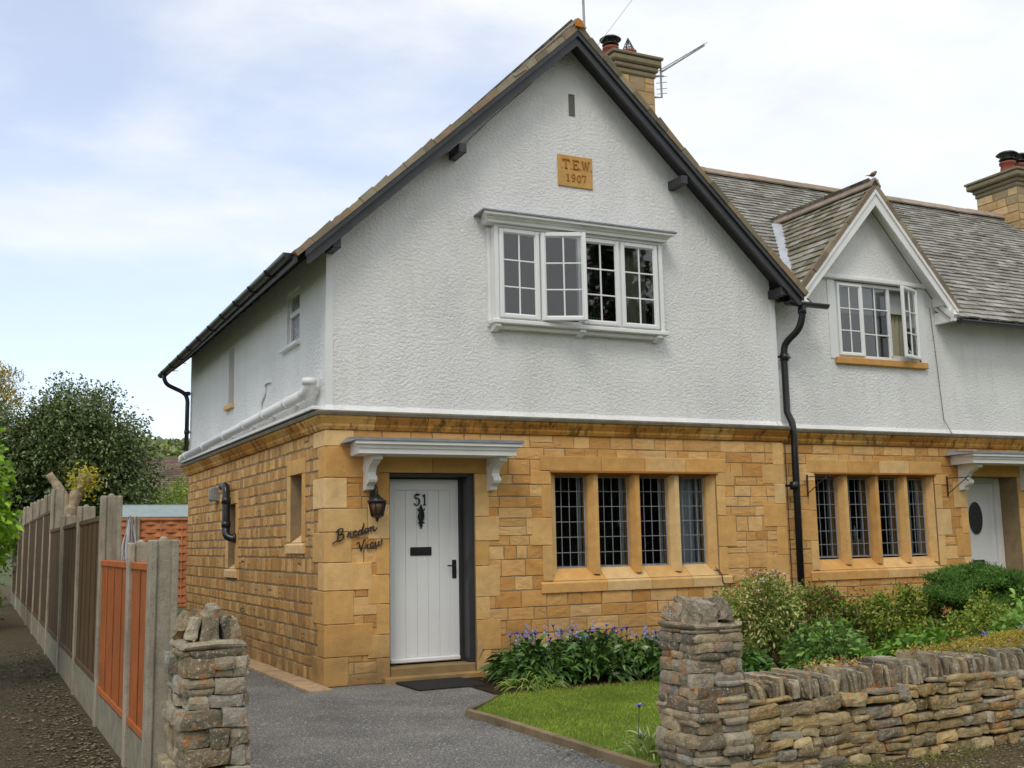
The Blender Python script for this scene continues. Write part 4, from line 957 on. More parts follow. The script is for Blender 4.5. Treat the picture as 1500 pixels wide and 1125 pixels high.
# deck under main slope, cut round the dormer
mb.add([(x_,y_,rz(y_)+.010) for x_, y_ in ((5.6,.3),(6.5,.3),(DA,YB(DZ_)),(9.02,.3),(NX1,.3),(NX1,RY),(5.6,RY))],[tuple(range(7))],lin(90,84,70))
mb.add([(5.6,RY,RZ+.01),(NX1,RY,RZ+.01),(NX1,8.3,RZ-.8*(8.3-RY)),(5.6,8.3,RZ-.8*(8.3-RY))],[(0,1,2,3)],lin(120,115,100))
NR = build('roof', mb, TILE, NB)
ridge_tiles(NR, (5.3, RY, RZ+.14), (NX1, RY, RZ+.14), .13, .12)
# dormer roof
DE = 1.42; nd_ = math.hypot(1, DS); DYF = -.06
def ind(sg):
    def f_(u, v):
        x = DA+sg*(DE-v/nd_); z = DZ_+.05-DS*abs(x-DA); y = DYF+u; return rz(y) < z+.10
    return f_
mb = MB(); 
palD = [lin(132,127,112), lin(152,147,132), lin(114,110,94), lin(140,133,108), lin(160,157,146)]
for sg in (-1, 1):
    tiled(mb, (DA+sg*DE, DYF, DZ_+.07-DS*DE), (0,1,0), (-sg/nd_,0,DS/nd_), (sg*DS/nd_,0,1/nd_), 2.6, DE*nd_, ind(sg), pal=palD)
    P = [(DA, DYF+.02, DZ_+.05), (DA, YB(DZ_+.05)+.1, DZ_+.05)]
    xe = DA+sg*DE; ze = DZ_+.05-DS*DE
    mb.add([P[0],P[1],(xe, max(YB(ze)+.1, .1), ze),(xe,DYF+.02,ze)],[(0,1,2,3)],lin(90,84,70))
DR = build('dormer_roof', mb, TILE, NB)
ridge_tiles(DR, (DA, DYF-.03, DZ_+.19), (DA, YB(DZ_+.12), DZ_+.19), .10, .12)
mb = MB()
for sg in (-1, 1):
    tot = DE*nd_; u = 0
    while u < tot:
        l = min(rng.uniform(.2,.4), tot-u); a, b = u, u+l-.003; up = Vector((sg*DS/nd_,0,1/nd_)); yo = DYF-.02-rng.uniform(0,.01); h = rng.uniform(.055,.075)
        pa = Vector((DA+sg*a/nd_,0,DZ_+.045-DS*a/nd_)); pb = Vector((DA+sg*b/nd_,0,DZ_+.045-DS*b/nd_)); P = [pa,pb,pb+up*h,pa+up*h]
        mb.add([(p.x,yo,p.z) for p in P]+[(p.x,yo+.06,p.z) for p in P],[(0,1,2,3),(7,6,5,4),(0,4,5,1),(1,5,6,2),(2,6,7,3),(3,7,4,0)],rng.choice([lin(138,122,104),lin(126,112,94),lin(148,134,112)])); u += l
build('verge', mb, RIDGE, DR)
for sg in (-1, 1):
    mb = MB(); f2 = lambda t, dz_: (DA+sg*t, DZ_+.04-DS*t+dz_)
    mb.prism([f2(0,.0),f2(DE-.02,.0),f2(DE-.02,-.15),f2(DE-.09,-.17),f2(0,-.23)], DYF, DYF+.03, lambda u,v,d: (u,d,v)); mb.prism([f2(0,.01),f2(DE,.01),f2(DE,-.05),f2(0,-.07)], DYF-.02, DYF, lambda u,v,d: (u,d,v))
    mb.add([(DA,DYF+.03,DZ_+.02),(DA+sg*DE,DYF+.03,DZ_+.02-DS*DE),(DA+sg*DE,.2,DZ_+.02-DS*DE),(DA,.2,DZ_+.02)],[(0,1,2,3)])
    build('bargeboard', mb, WOODW, NB)
    mb = MB(); mb.cbox(DA+sg*1.28-.07,DA+sg*1.28+.07,DYF+.03,.2,4.60,4.74,.01); build('purlin_end', mb, WOODW, NB)
mb = MB(); mb.cbox(6.72,9.0,4.865,4.93,-.0,.055,.012,T=Tnb); build('lintel_band', mb, WOODW, NB)
# lead valley against the cottage
mb = MB()
mb.beam((DA-.10-.0,YB(DZ_)-.02,DZ_+.02),(6.42,.16,4.66),.15,.10,up=(-.3,-.5,1)); build('lead_valley', mb, simple('old_lead', lin(178,182,188), .5, .2), NR)
mb = MB(); pq = [(6.6,3.3,7.38),(6.75,2.4,6.65),(6.72,1.5,5.85),(6.62,.8,5.25),(6.5,.3,4.86)]; mb.tube(smooth_path(pq,4), .008, 5); build('roof_cable', mb, simple('cable_white', (.6,.6,.58), .6), NR)
# neighbour upper window
a, b, e, f_ = NWU
mb = MB(); frame4(mb, Tnb, a, b, e, f_, .05, -.08, -.02)
ed = [a+.04, 7.66, 8.16, b-.04]
for q in ed[1:3]: mb.cbox(q-.025,q+.025,e+.05,f_-.05,-.08,-.02,.004,T=Tnb)
mb.cbox(ed[2],ed[3],e+.05,e+.08,-.08,-.02,.004,T=Tnb)
nw = build('window', mb, WHITE, NB)
casement(nw, Tnb, ed[0], ed[1]-.01, e+.03, f_-.03, -.03, w=.045)
mb = MB()
for k in (1,): u = (ed[1]+ed[2])/2; mb.cbox(u-.009,u+.009,e+.05,f_-.05,-.045,-.03,.003,T=Tnb)
for k in (1,2): z_ = e+(f_-e)*k/3; mb.cbox(ed[1]+.02,ed[2]-.02,z_-.009,z_+.009,-.044,-.0305,.003,T=Tnb)
build('glazing_bars', mb, WHITE, nw); pane('pane', nw, Tnb, ed[1]+.02, ed[2]-.02, e+.04, f_-.04, -.05, GLASSU)
hx2 = b-.05; an2 = R(20)
def TO2(x, z, d):
    dx, dd = hx2-x, d
    return (hx2-dx*math.cos(an2)+dd*math.sin(an2), .2-.01-dx*math.sin(an2)-dd*math.cos(an2), z)
casement(nw, TO2, hx2-.47, hx2, e+.03, f_-.03, 0, w=.045)
m2 = MB(); m2.cbox(a-.06,b+.08,e-.09,e-.0,-.05,.06,.008,sc(DRESS),T=Tnb); build('sill', m2, ASH, nw)
room(NB, Tnb, a, b, e, f_, -.11, -2.0)
m2 = MB(); m2.box(a+.04,8.2,4.45,f_,-.16,-.15,T=Tnb); m2.box(8.2,b-.02,4.5,f_,-.16,-.15,T=Tnb); build('blind', m2, BLIND, nw)
curtain('curtain', NB, Tnb, 8.30, 8.66, e, 4.60, -.22, .02, 4, CREAM); curtain('curtain', NB, Tnb, 8.02, 8.14, e, 4.5, -.2, .015, 2, CURT)
# eaves of the neighbour: rafter feet, gutters, downpipe
mb = MB()
for x in [6.18, 6.42]+[9.2+i*.38 for i in range(26)]:
    mb = MB(); mb.beam((x, -.08, 4.40), (x, .2, 4.60), .06, .09); build('rafter_foot', mb, WOODW, NB)
mb = MB(); mb.box(9.0,9.06,-.14,.2,4.36,4.52); mb.beam((9.03,-.14,4.4),(9.03,.22,4.68),.07,.12); build('eaves_board', mb, WOODW, NB)
gutter('gutter', NB, (6.0,-.19,4.39), (6.66,-.19,4.39), .058, IRON); gutter('gutter', NB, (9.05,-.19,4.37), (NX1,-.19,4.37), .058, IRON)
mb = MB(); mb.tube(smooth_path([(6.24,-.19,4.36),(6.24,-.19,4.22),(6.22,-.12,4.05),(6.17,.04,3.92),(6.15,.09,3.82),(6.15,.10,3.6)],4)+[(6.15,.10,3.0),(6.17,.04,2.86),(6.18,0.02,2.7),(6.18,.03,2.5)]+[(6.18,.05,.3)], .045, 10)
for z_ in (3.72, 2.05): mb.tube([(6.155,.10 if z_ > 3 else .045,z_-.05),(6.155,.10 if z_ > 3 else .045,z_+.05)],.058,10); mb.beam((6.07,.12,z_),(6.26,.12,z_),.03,.03,up=(0,1,0))
mb.tube([(6.24,-.19,4.24),(6.24,-.19,4.33)],.056,10)
build('downpipe', mb, IRON, NB)
# basket hooks
for x in (6.48, 8.98):
    mb = MB(); y_ = .17; mb.beam((x,y_,1.92),(x,y_,2.2),.02,.012,up=(0,1,0))
    mb.tube([(x,y_-.01,2.17),(x+.10,y_-.26,2.17)],.006,6); mb.tube([(x,y_-.01,1.96),(x+.10,y_-.25,2.165)],.006,6)
    mb.tube([(x+.10+.03*math.cos(t)*.4,y_-.28-.03*math.cos(t),2.155+.03*math.sin(t)) for t in [i*.6 for i in range(9)]],.006,6)
    build('basket_hook', mb, IRON, NB)
# neighbour door + canopy
mb = MB(); mb.box(9.50,10.29,.55,.6,.12,2.12)
mb.cbox(9.57,9.59,.545,.552,.2,2.02,.002); mb.cbox(10.20,10.22,.545,.552,.2,2.02,.002); mb.cbox(9.59,10.20,.545,.552,2.0,2.02,.002)
nd = build('door', mb, DOORM, NB)
mb = MB(); mb.box(ND[0],9.495,.53,.6,.0,2.2); mb.cbox(10.295,10.40,.50,.6,.0,2.2,.006); mb.box(9.495,10.295,.53,.6,2.125,2.2); build('door_frame', mb, WOODW, NB)
mb = MB(); mb.prism([(9.90+.13*math.cos(t),1.62+.235*math.sin(t)) for t in [2*math.pi*i/28 for i in range(28)]],.53,.549,lambda u,v,d:(u,d,v)); build('oval_glass', mb, simple('oval_dark_glass', (.03,.03,.035), .2, .5, 30, 30, .4, .01, .6), nd)
mb = MB(); mb.cbox(9.79,10.02,.54,.549,.92,1.02,.003); build('letter_plate', mb, IRON, nd)
canopy(NB, Tnb, 9.0, 10.80, 2.36, [9.27, 10.5])
# neighbour downpipe of black pipe behind; far chimney
C2, ct2 = chimney(NB, 14.55, 15.9, 3.05, 4.0, 6.8, 8.36, None, .14)
for x in (14.78, 15.12, 15.46, 15.78): pot(C2, x, 3.4, ct2, 'cap', 1.05)
# cable on the wall at the party line + window cable
mb = MB(); mb.tube([(8.90,.185,4.6),(8.95,.185,4.0),(9.02,.185,3.0),(9.12,.16,2.82),(9.14,.09,2.7)],.005,4); build('wall_cable', mb, simple('cable_grey', lin(120,118,112), .6), NB)
mb = MB(); mb.tube([(WID+.03,-.03,2.78),(WID+.02,-.035,2.5),(WID+.02,-.035,.8)],.006,5); mb.tube(smooth_path([(4.84,.0,1.06),(4.90,-.035,.98),(4.92,-.035,.88),(5.0,-.035,.86),(5.2,-.035,.87)],4),.006,5); build('wall_cable', mb, IRON, H)
mb = MB(); mb.tube([(1.56,-.012,5.86),(1.9,-.012,6.22),(2.5,-.012,6.8)],.004,4); build('wall_cable', mb, simple('cable_grey2', lin(96,94,90), .6), H)
# bird on the dormer ridge
def bird():
    mb = MB(); o = Vector((DA, DYF+.02, DZ_+.195)); prof = []
    sp = [(-.085,.028,.006),(-.05,.034,.011),(-.02,.045,.026),(.01,.058,.034),(.035,.075,.030),(.05,.092,.022),(.062,.100,.019),(.074,.100,.013),(.088,.096,.002)]
    pts = [o+Vector((x,0,z)) for x, z, r_ in sp]; mb.tube(pts, [r_ for _,_,r_ in sp], 10, lin(120,96,74))
    for s_ in (-1,1):
        mb.add([o+Vector((.03,s_*.028,.075)),o+Vector((-.03,s_*.030,.055)),o+Vector((-.09,s_*.012,.030)),o+Vector((-.02,s_*.034,.04))],[(0,1,2,3)],lin(84,66,52)); mb.tube([o+Vector((.005,s_*.012,.03)),o+Vector((.01,s_*.012,.0)),o+Vector((.025,s_*.012,.0))],.002,4,lin(90,70,60))
    mb.add([o+Vector((-.07,-.01,.032)),o+Vector((-.13,-.014,.018)),o+Vector((-.13,.014,.018)),o+Vector((-.07,.01,.032)),o+Vector((-.1,0,.036))],[(0,1,4),(1,2,4),(2,3,4)],lin(70,56,46))
    tag(build('bird', mb, simple('plumage', (1,1,1), .8, .2, 60, attr=True)), 'small brown bird perched on the dormer ridge end', 'bird')
bird()
# doormat
mb = MB(); mb.cbox(.70,1.42,-.78,-.14,.003,.022,.006); 
for i in range(34): mb.box(.715+i*.0205,.727+i*.0205,-.765,-.155,.0225,.026)
dm = build('doormat', mb, simple('black_rubber', (.03,.03,.03), .75, .3, 30, 80, .5, .004)); tag(dm, 'thin black rubber doormat lying before the front step', 'doormat')
# ------------------------------------------------------------------ DRY STONE WALL AND GATE PIERS
RC = [lin(158,148,126), lin(142,132,110), lin(170,160,138), lin(124,116,98), lin(176,160,128), lin(150,136,108), lin(162,156,142)]
RW = [lin(176,158,118), lin(166,144,100), lin(190,164,112), lin(146,132,102), lin(192,172,128), lin(156,138,100), lin(160,152,132)]
def cube_grid(n):
    vs = []; key = {}; fs = []
    def vid(p):
        k = tuple(round(x, 5) for x in p)
        if k not in key: key[k] = len(vs); vs.append(p)
        return key[k]
    for ax in range(3):
        o = [i for i in range(3) if i != ax]
        for sg in (-1, 1):
            for i in range(n):
                for j in range(n):
                    q = []
                    for a, b in ((i,j),(i+1,j),(i+1,j+1),(i,j+1)):
                        p = [0,0,0]; p[ax] = sg; p[o[0]] = -1+2*a/n; p[o[1]] = -1+2*b/n; q.append(vid(tuple(p)))
                    fs.append(q)
    return vs, fs
CG = {n: cube_grid(n) for n in (3, 4)}
def rough_stone(mb, c, h, M=None, col=(1,1,1), n=4, amp=.12, r=rng):
    vs, fs = CG[n]; seed = Vector((r.uniform(0,99), r.uniform(0,99), r.uniform(0,99))); out_ = []; mm = min(h); tp = r.uniform(-.12,.12); tq = r.uniform(-.1,.1)
    for p in vs:
        v = Vector(p); rd = v.normalized()*1.12; v = v.lerp(rd, .28)
        v = Vector((v.x*(1+tp*v.z), v.y, v.z*(1+tq*v.x)))
        w = Vector((v.x*h[0], v.y*h[1], v.z*h[2]))
        w += mn.noise_vector(w*9+seed)*mm*amp*2.2+mn.noise_vector(w*30+seed)*mm*amp
        if M: w = M @ w
        out_.append(w+Vector(c))
    mb.add(out_, fs, col)
def stone_row(mb, A, B, z0, z1, dn, pal, lmin=.09, lmax=.26, depth=.09, wob=.012, r=rng):
    """one course of rough stones from A to B (xy), face normal dn"""
    A, B = Vector((*A,0)), Vector((*B,0)); d = B-A; Ln = d.length; d.normalize(); u = 0; ang = math.atan2(d.y, d.x)
    while u < Ln-.02:
        l = r.uniform(lmin, lmax); 
        if u+l > Ln-lmin*.6: l = Ln-u
        h = (z1-z0); parts = [(z0,z1)]
        if h > .075 and r.random() < .22: m_ = z0+h*r.uniform(.35,.65); parts = [(z0,m_),(m_,z1)]
        for a, b in parts:
            g = r.uniform(.72,1.18); c = tuple(k*g for k in r.choice(pal)); s_ = r.uniform(-wob, wob*1.5)
            ctr = A+d*(u+l/2)+Vector(dn)*(s_-depth*.5); M = Matrix.Rotation(ang+r.uniform(-.06,.06), 3, 'Z') @ Matrix.Rotation(r.uniform(-.05,.05), 3, 'Y')
            rough_stone(mb, (ctr.x, ctr.y, (a+b)/2), (l/2+.002, depth*r.uniform(.55,.7), (b-a)/2*r.uniform(.95,1.08)), M, c)
        u += l
def pier(name, label, x0, x1, y0, y1, ztop, zb=-.08, taper=.025, pal=RC, capn=7, seed=1, thin=1.0):
    r = random.Random(seed); P = thing(name, label, 'gate pier', ((x0+x1)/2,(y0+y1)/2,gz(y0)), 'stone gate piers'); mb = MB(); zc = ztop-.20
    core = MB(); core.box(x0+.03,x1-.03,y0+.03,y1-.03,zb,zc,(.10,.088,.066))
    z = zb
    while z < zc-.02:
        h = r.uniform(.038,.085)*thin; h = min(h, zc-z); t = taper*(1-(z-zb)/(zc-zb)); o = r.uniform(-.012,.014)
        a, b, c, d = x0-t-o, x1+t+o, y0-t-o, y1+t+o
        stone_row(mb, (a,c), (b,c), z, z+h, (0,-1,0), pal, .08, .24, .12, .012, r); stone_row(mb, (a,d), (a,c), z, z+h, (-1,0,0), pal, .08, .24, .12, .012, r); stone_row(mb, (b,c), (b,d), z, z+h, (1,0,0), pal, .08, .24, .12, .012, r); stone_row(mb, (b,d), (a,d), z, z+h, (0,1,0), pal, .1, .3, .12, .012, r)
        z += h
    b0 = len(mb.v); mb.v += core.v; mb.f += [tuple(b0+i for i in f) for f in core.f]; mb.c += core.c; mb.sm += core.sm
    build('stonework', mb, RUB, P)
    mb = MB(); xc, yc = (x0+x1)/2, (y0+y1)/2
    # flat slab, then coping stones on edge leaning to the middle
    rough_stone(mb, (xc, yc, zc+.02), ((x1-x0)/2+.02, (y1-y0)/2+.02, .022), None, pal[0], 4, .2, r)
    for row, dy in ((0,-.13),(1,.12)):
        u = x0-.0
        while u < x1-.03:
            w = r.uniform(.045,.095); t = (u+w/2-xc)/((x1-x0)/2); hh = (.085-.035*abs(t))*r.uniform(.85,1.15); g = r.uniform(.7,1.25)
            M = Matrix.Rotation(-t*.42, 3, 'Y') @ Matrix.Rotation(r.uniform(-.15,.15), 3, 'X') @ Matrix.Rotation(r.uniform(-.2,.2), 3, 'Z')
            rough_stone(mb, (u+w/2-t*.015, yc+dy*(y1-y0)/.5, zc+.03+hh), (w/2+.002, .10, hh), M, tuple(k*g for k in r.choice(pal)), 4, .3, r); u += w
    build('coping_stones', mb, RUB, P); return P
pier('gate_pier', 'round topped grey stone gate pier with orange lichen at the end of the garden wall', .71, 1.04, -5.40, -5.02, 1.06, seed=3)
pier('gate_pier', 'rugged dark grey stone gate pier beside the concrete fence post', -2.29, -2.01, -5.40, -4.95, 1.12, seed=8, thin=1.15)
def garden_wall():
    r = random.Random(21); Wl = thing('garden_wall', 'low dry stone garden wall with orange lichen and upright coping stones', 'wall', (3.5,-5.2,-.04)); mb = MB()
    def top(x): return float(np.interp(x, [1.05,1.5,1.9,2.8,3.5,4.5,7], [.43,.42,.41,.46,.45,.50,.55]))
    x0, x1 = 1.07, 6.6; y = -5.40; zb = -.10
    rows = []; z = zb
    while z < .6: rows.append((z, z+r.uniform(.045,.095))); z = rows[-1][1]
    for a, b in rows:
        u = x0
        while u < x1:
            l = r.uniform(.07,.26)*(1.15 if b-a > .08 else 1); tt = top(u+l/2); wv = .016*math.sin(u*2.1+a*7); aa, bb = a+wv, b+wv
            if bb > tt+.045: u += l; continue
            if bb > tt-.02: bb = tt
            if aa < tt-.015:
                parts = [(aa,bb)]
                if bb-aa > .07 and r.random() < .3: m_ = aa+(bb-aa)*r.uniform(.35,.65); parts = [(aa,m_),(m_,bb)]
                for p, q in parts:
                    g = r.uniform(.65,1.25); c = tuple(k*g for k in r.choice(RW)); s_ = r.uniform(-.016,.02)+(.035*(tt-q) if tt > q else 0)
                    M = Matrix.Rotation(r.uniform(-.08,.08), 3, 'Z') @ Matrix.Rotation(r.uniform(-.07,.07), 3, 'Y')
                    rough_stone(mb, (u+l/2, y+.055-s_, (p+q)/2), (l/2+.0, .075, (q-p)/2*r.uniform(.84,1.02)), M, c, 4, .22, r)
            u += l
    mb.box(x0, x1, y+.05, y+.34, zb, .42, (.07,.06,.045))
    # back face, simpler
    for k in range(5): stone_row(mb, (x1,-5.03), (x0,-5.03), zb+.09*k, zb+.09*(k+1), (0,1,0), RW, .15,.4,.12,.01,r)
    build('stonework', mb, RUB, Wl)
    mb = MB(); u = x0+.01
    while u < x1:
        w = r.uniform(.018,.042); tt = top(u); hh = r.uniform(.034,.072)*(.85+.3*min(1,max(0,(u-1.1)/.9))); lean = -.35+.25*min(1,(u-1.07)/.8)+r.uniform(-.28,.28); g = r.uniform(.6,1.25)
        M = Matrix.Rotation(lean, 3, 'Y') @ Matrix.Rotation(r.uniform(-.12,.12), 3, 'Z')
        for yy in (-5.30, -5.12): rough_stone(mb, (u+w/2, yy+r.uniform(-.02,.02), tt+hh*.75), (w/2, .095, hh*1.15), M, tuple(k*g for k in r.choice(RC)), 3, .3, r)
        u += w*.98
    build('coping_stones', mb, RUB, Wl)
garden_wall()
# ------------------------------------------------------------------ FENCES
PANEL_O = simple('orange_stained_timber', (1,1,1), .75, .22, 5, 70, .5, .004, .2, attr=True)
def mat_conc():
    m = MatB('stained_concrete'); c = m.mix(1, m.attr(), m.grey(m.rng(m.noise(9, 6, .65), .25, .75, .72, 1.2)), 'MULTIPLY')
    c = m.mix(m.rng(m.noise(16, 6, .7, stretch=(1,1,.12)), .5, .68, 0, .55), c, lin(104,92,70)); c = m.mix(m.rng(m.noise(6, 6, .75), .58, .7, 0, .5), c, lin(112,116,84)); c = m.mix(m.rng(m.noise(120, 2), .62, .68, 0, .6), c, lin(90,84,74))
    return m.done(c, .95, m.bump(m.noise(70, 5, .7), .8, .008), .1)
CONC2 = mat_conc()
def fx(y): return -2.30+.006*max(0, y)
def hpost(parent, x, y, h, w=.17, d=.115, z0=-.05):
    mb = MB(); g = rng.uniform(.85,1.1); c = tuple(k*g for k in lin(168,160,142))
    mb.cbox(x, x+.045, y-d/2, y+d/2, z0, h, .008, c); mb.cbox(x+w-.04, x+w, y-d/2, y+d/2, z0, h, .008, c); mb.cbox(x+.045, x+w-.035, y-d/2+.022, y+d/2-.022, z0, h, .004, c)
    mb.lathe([(.028,0),(.024,.012),(.01,.022)], (x+w/2, y, h-.002), 12, c)
    a_, b_ = rng.uniform(-.008,.008), rng.uniform(-.006,.006); mb.v = [(p[0]+a_*p[2], p[1]+b_*p[2], p[2]) for p in mb.v]
    return build('concrete_post', mb, CONC2, parent)
def weave_panel(parent, p, q, z0, z1, col, name='panel', stiles=4, lane=-1, gz_=.0):
    """larch lap / woven panel in a vertical plane from p to q"""
    p, q = Vector((*p,0)), Vector((*q,0)); d = q-p; Ln = d.length; d.normalize(); nrm = Vector((d.y,-d.x,0))
    def TP(u, z, e): w = p+d*u+nrm*e; return (w.x, w.y, z)
    mb = MB(); z = z0; k = 0
    mb.add([TP(0,z0,-.022),TP(Ln,z0,-.022),TP(Ln,z1,-.022),TP(0,z1,-.022)],[(0,1,2,3)],tuple(x*.8 for x in col))
    while z < z1-.03:
        h = rng.uniform(.085,.11); g = rng.uniform(.7,1.15); c = tuple(x*g for x in col); wv = .017; n = stiles*2; vs = []
        for i in range(n+1):
            u = Ln*i/n; o = wv*(1 if (i+k) % 2 else -1); jit = rng.uniform(-.004,.004)
            vs += [TP(u,z+jit,o+.006),TP(u,min(z+h,z1)+jit,o-.004)]
        mb.add(vs, [(2*i,2*i+2,2*i+3,2*i+1) for i in range(n)], c); z += h*.86; k += 1
    for i in range(stiles+1):
        u = Ln*i/stiles; g = rng.uniform(.8,1.1); 
        for e in (.019,-.03): mb.cbox(max(0,u-.012),min(Ln,u+.012),z0,z1,e,e+.003,.001,tuple(x*g for x in col),T=TP)
    for za in (z0-.0, z1-.045):
        mb.cbox(0,Ln,za,za+.045,-.034,.04,.004,tuple(x*.95 for x in col),T=TP)
    return build(name, mb, PANEL_O, parent)
def gravel_board(parent, p, q, z1):
    mb = MB(); mb.beam((p[0],p[1],z1/2-.03),(q[0],q[1],z1/2-.03),.05,z1+.04,c=lin(138,132,112)); return build('gravel_board', mb, CONC, parent)
ys = [-4.05,-3.13,-1.25,.95,3.2,5.8,7.7,10.0,12.6,15.6,18.8,22.2]
hs_ = [1.47,1.46,1.86,1.85,1.82,2.27,2.27,2.29,2.34,2.36,2.38,2.4]
FA = thing('panel_fence', 'bright orange stained panel fence between the nearest concrete posts', 'fence', (-2.2,-3,0), 'fence panels along the lane')
FB = thing('panel_fence', 'weathered brown panel fence with tall concrete posts receding along the lane', 'fence', (-2.2,5,0), 'fence panels along the lane')
OR = lin(176,98,46); ORD = lin(100,76,50)
for i, (y_, h_) in enumerate(zip(ys, hs_)):
    hpost(FA if i < 3 else FB, fx(y_), y_, h_)
    if i+1 < len(ys):
        pa, y2 = (fx(y_)+.047, y_+.03), ys[i+1]; qb = (fx(y2)+.047, y2-.03); par = FA if i < 2 else FB
        zt = 1.33 if i < 2 else (1.70 if i < 5 else 1.98); zb_ = .28 if i < 2 else .33
        weave_panel(par, pa, qb, zb_, zt, OR if i < 2 else ORD, stiles=(2,4,5,5,5,5,5,5,5,5,5)[i]); gravel_board(par, pa, qb, zb_-.01)
# tall back fence posts of the lane fence (garden side pair)
FC = thing('panel_fence', 'orange lap panel fence closing the far end of the garden', 'fence', (0,13,0))
for i, x in enumerate((-2.0,-.2,1.6,3.4)):
    if i: hpost(FC, x, 13.0, 2.06, .11, .1)
    weave_panel(FC, (x+.11,13.05), (x+1.8,13.05), .2, 2.03, lin(204,132,88), stiles=4)
# shed behind the fence
SHD = thing('garden_shed', 'grey felt roofed garden shed behind the far orange fence', 'shed', (.2,17.5,0))
mb = MB(); mb.box(-.15,1.72,16.6,18.4,0,2.1,(.30,.19,.10))
for k in range(16): mb.box(-.16,1.73,16.585,16.6,.05+k*.13,.16+k*.13,(.28,.17,.09))
build('shed_wall', mb, PANEL_O, SHD)
mb = MB(); 
for s_ in (-1, 1): mb.beam((-.35,17.5+s_*.5,2.30),(1.85,17.5+s_*.5,2.30),1.12,.03,up=(0,s_*.30,1)) 
build('shed_roof', mb, simple('roofing_felt', lin(146,158,158), .9, .12, 6, 80, .4), SHD)
# folded rotary clothes airer
AR = thing('rotary_airer', 'folded white rotary clothes airer standing before the far fence', 'clothes airer', (-.92,8,0))
mb = MB(); mb.tube([(-.92,8,0),(-.92,8,1.95)], .022, 8); build('pole', mb, GALV, AR)
mb = MB()
for i in range(4):
    t = i*math.pi/2+.4; mb.tube([(-.92+.03*math.cos(t),8+.03*math.sin(t),1.93),(-.92+.09*math.cos(t),8+.09*math.sin(t),1.5),(-.92+.05*math.cos(t),8+.05*math.sin(t),1.1)], .011, 5)
build('arms', mb, GALV, AR)
mb = MB()
for i in range(26):
    t = rng.random()*6.28; a = rng.uniform(.08,.16); zt = rng.uniform(1.7,1.93); zb_ = rng.uniform(1.0,1.35)
    mb.tube(smooth_path([(-.92+.03*math.cos(t),8+.03*math.sin(t),zt),(-.92+a*math.cos(t),8+a*math.sin(t),(zt+zb_)/2-.1),(-.92+a*.8*math.cos(t+.3),8+a*.8*math.sin(t+.3),zb_),(-.92+.05*math.cos(t+.6),8+.05*math.sin(t+.6),zb_+.25)],3), .0045, 4)
build('washing_line', mb, simple('white_cord', (.72,.76,.8), .6), AR)
# sleeper edging in the garden
mb = MB(); mb.cbox(-1.9,-.35,5.6,5.75,0,.22,.01,(.16,.11,.07)); tag(build('timber_sleeper', mb, PANEL_O), 'dark timber sleeper edging the grass behind the left gate pier', 'sleeper')
# ------------------------------------------------------------------ FOLIAGE
def leaves(name, P, D, Nn, ln, wd, col, mat, parent=None, K=3, droop=.25, fold=.25, prof=None, loc=None, sub=None):
    """P points, D leaf directions, Nn up hints, arrays; strips of K stations"""
    n = len(P); P = np.asarray(P, float); D = D/np.linalg.norm(D,axis=1,keepdims=True); S_ = np.cross(D, Nn); S_ /= np.linalg.norm(S_,axis=1,keepdims=True)+1e-9; U = np.cross(S_, D)
    prof = prof or {3: [.25,1,.06], 4: [.3,1,.8,.05], 5: [.5,.9,1,.7,.05], 2: [1,.2]}[K]
    ln = np.broadcast_to(ln, (n,)); wd = np.broadcast_to(wd, (n,)); V = np.zeros((n, K*2, 3))
    for k in range(K):
        t = k/(K-1); c = P+D*(ln*t)[:,None]-np.array([0,0,1.])*(droop*ln*t*t)[:,None]
        w = (wd*prof[k]/2)[:,None]; lift = U*(w*fold)
        V[:,2*k] = c-S_*w+lift; V[:,2*k+1] = c+S_*w+lift*(.3)
    F = []
    base = (np.arange(n)*K*2)[:,None]
    Fq = np.concatenate([base+np.array([[2*k,2*k+1,2*k+3,2*k+2]]) for k in range(K-1)], axis=1).reshape(-1,4)
    cf = np.repeat(np.asarray(col, float), K-1, axis=0)
    return link_mesh(name, V.reshape(-1,3), Fq, cf, None, mat, parent, loc)
def rdir(n, up=0.0):
    d = nr.normal(size=(n,3)); d[:,2] += up; return d/np.linalg.norm(d,axis=1,keepdims=True)
def clump_crown(n, centre, radii, nclump, spread, shell=.72, zmin=None, flat=1.0):
    """clump centres spread through an uneven ellipsoid; leaves around each clump"""
    cs = rdir(nclump); rr = shell+(1-shell)*nr.random(nclump)**.6; rr = np.where(nr.random(nclump) < .3, rr*nr.uniform(.3,.9,nclump), rr)
    wob = np.array([1+.16*mn.noise(Vector(tuple(c*1.7+centre))) for c in cs]); C_ = cs*rr[:,None]*wob[:,None]*np.array(radii)
    w = nr.uniform(.5,1.6,nclump); w /= w.sum(); idx = nr.choice(nclump, n, p=w); sz = spread*nr.uniform(.6,1.3,nclump)
    off = np.clip(nr.normal(size=(n,3)),-1.9,1.9)*sz[idx][:,None]; off[:,2] *= flat; P = C_[idx]+off+np.array(centre)
    if zmin is not None: P = P[P[:,2] > zmin]; idx = idx[:len(P)]
    out_ = P-np.array(centre); out_ /= np.linalg.norm(out_,axis=1,keepdims=True)+1e-9
    return P, idx, out_, C_+np.array(centre)
def leafcol(n, idx, nclump, pal, v=.18, cv=.2):
    pal = np.array(pal); base = pal[nr.integers(0,len(pal),n)]; g = nr.uniform(1-v,1+v,(n,1)); cg = nr.uniform(1-cv,1+cv,nclump)[idx][:,None]; return base*g*cg
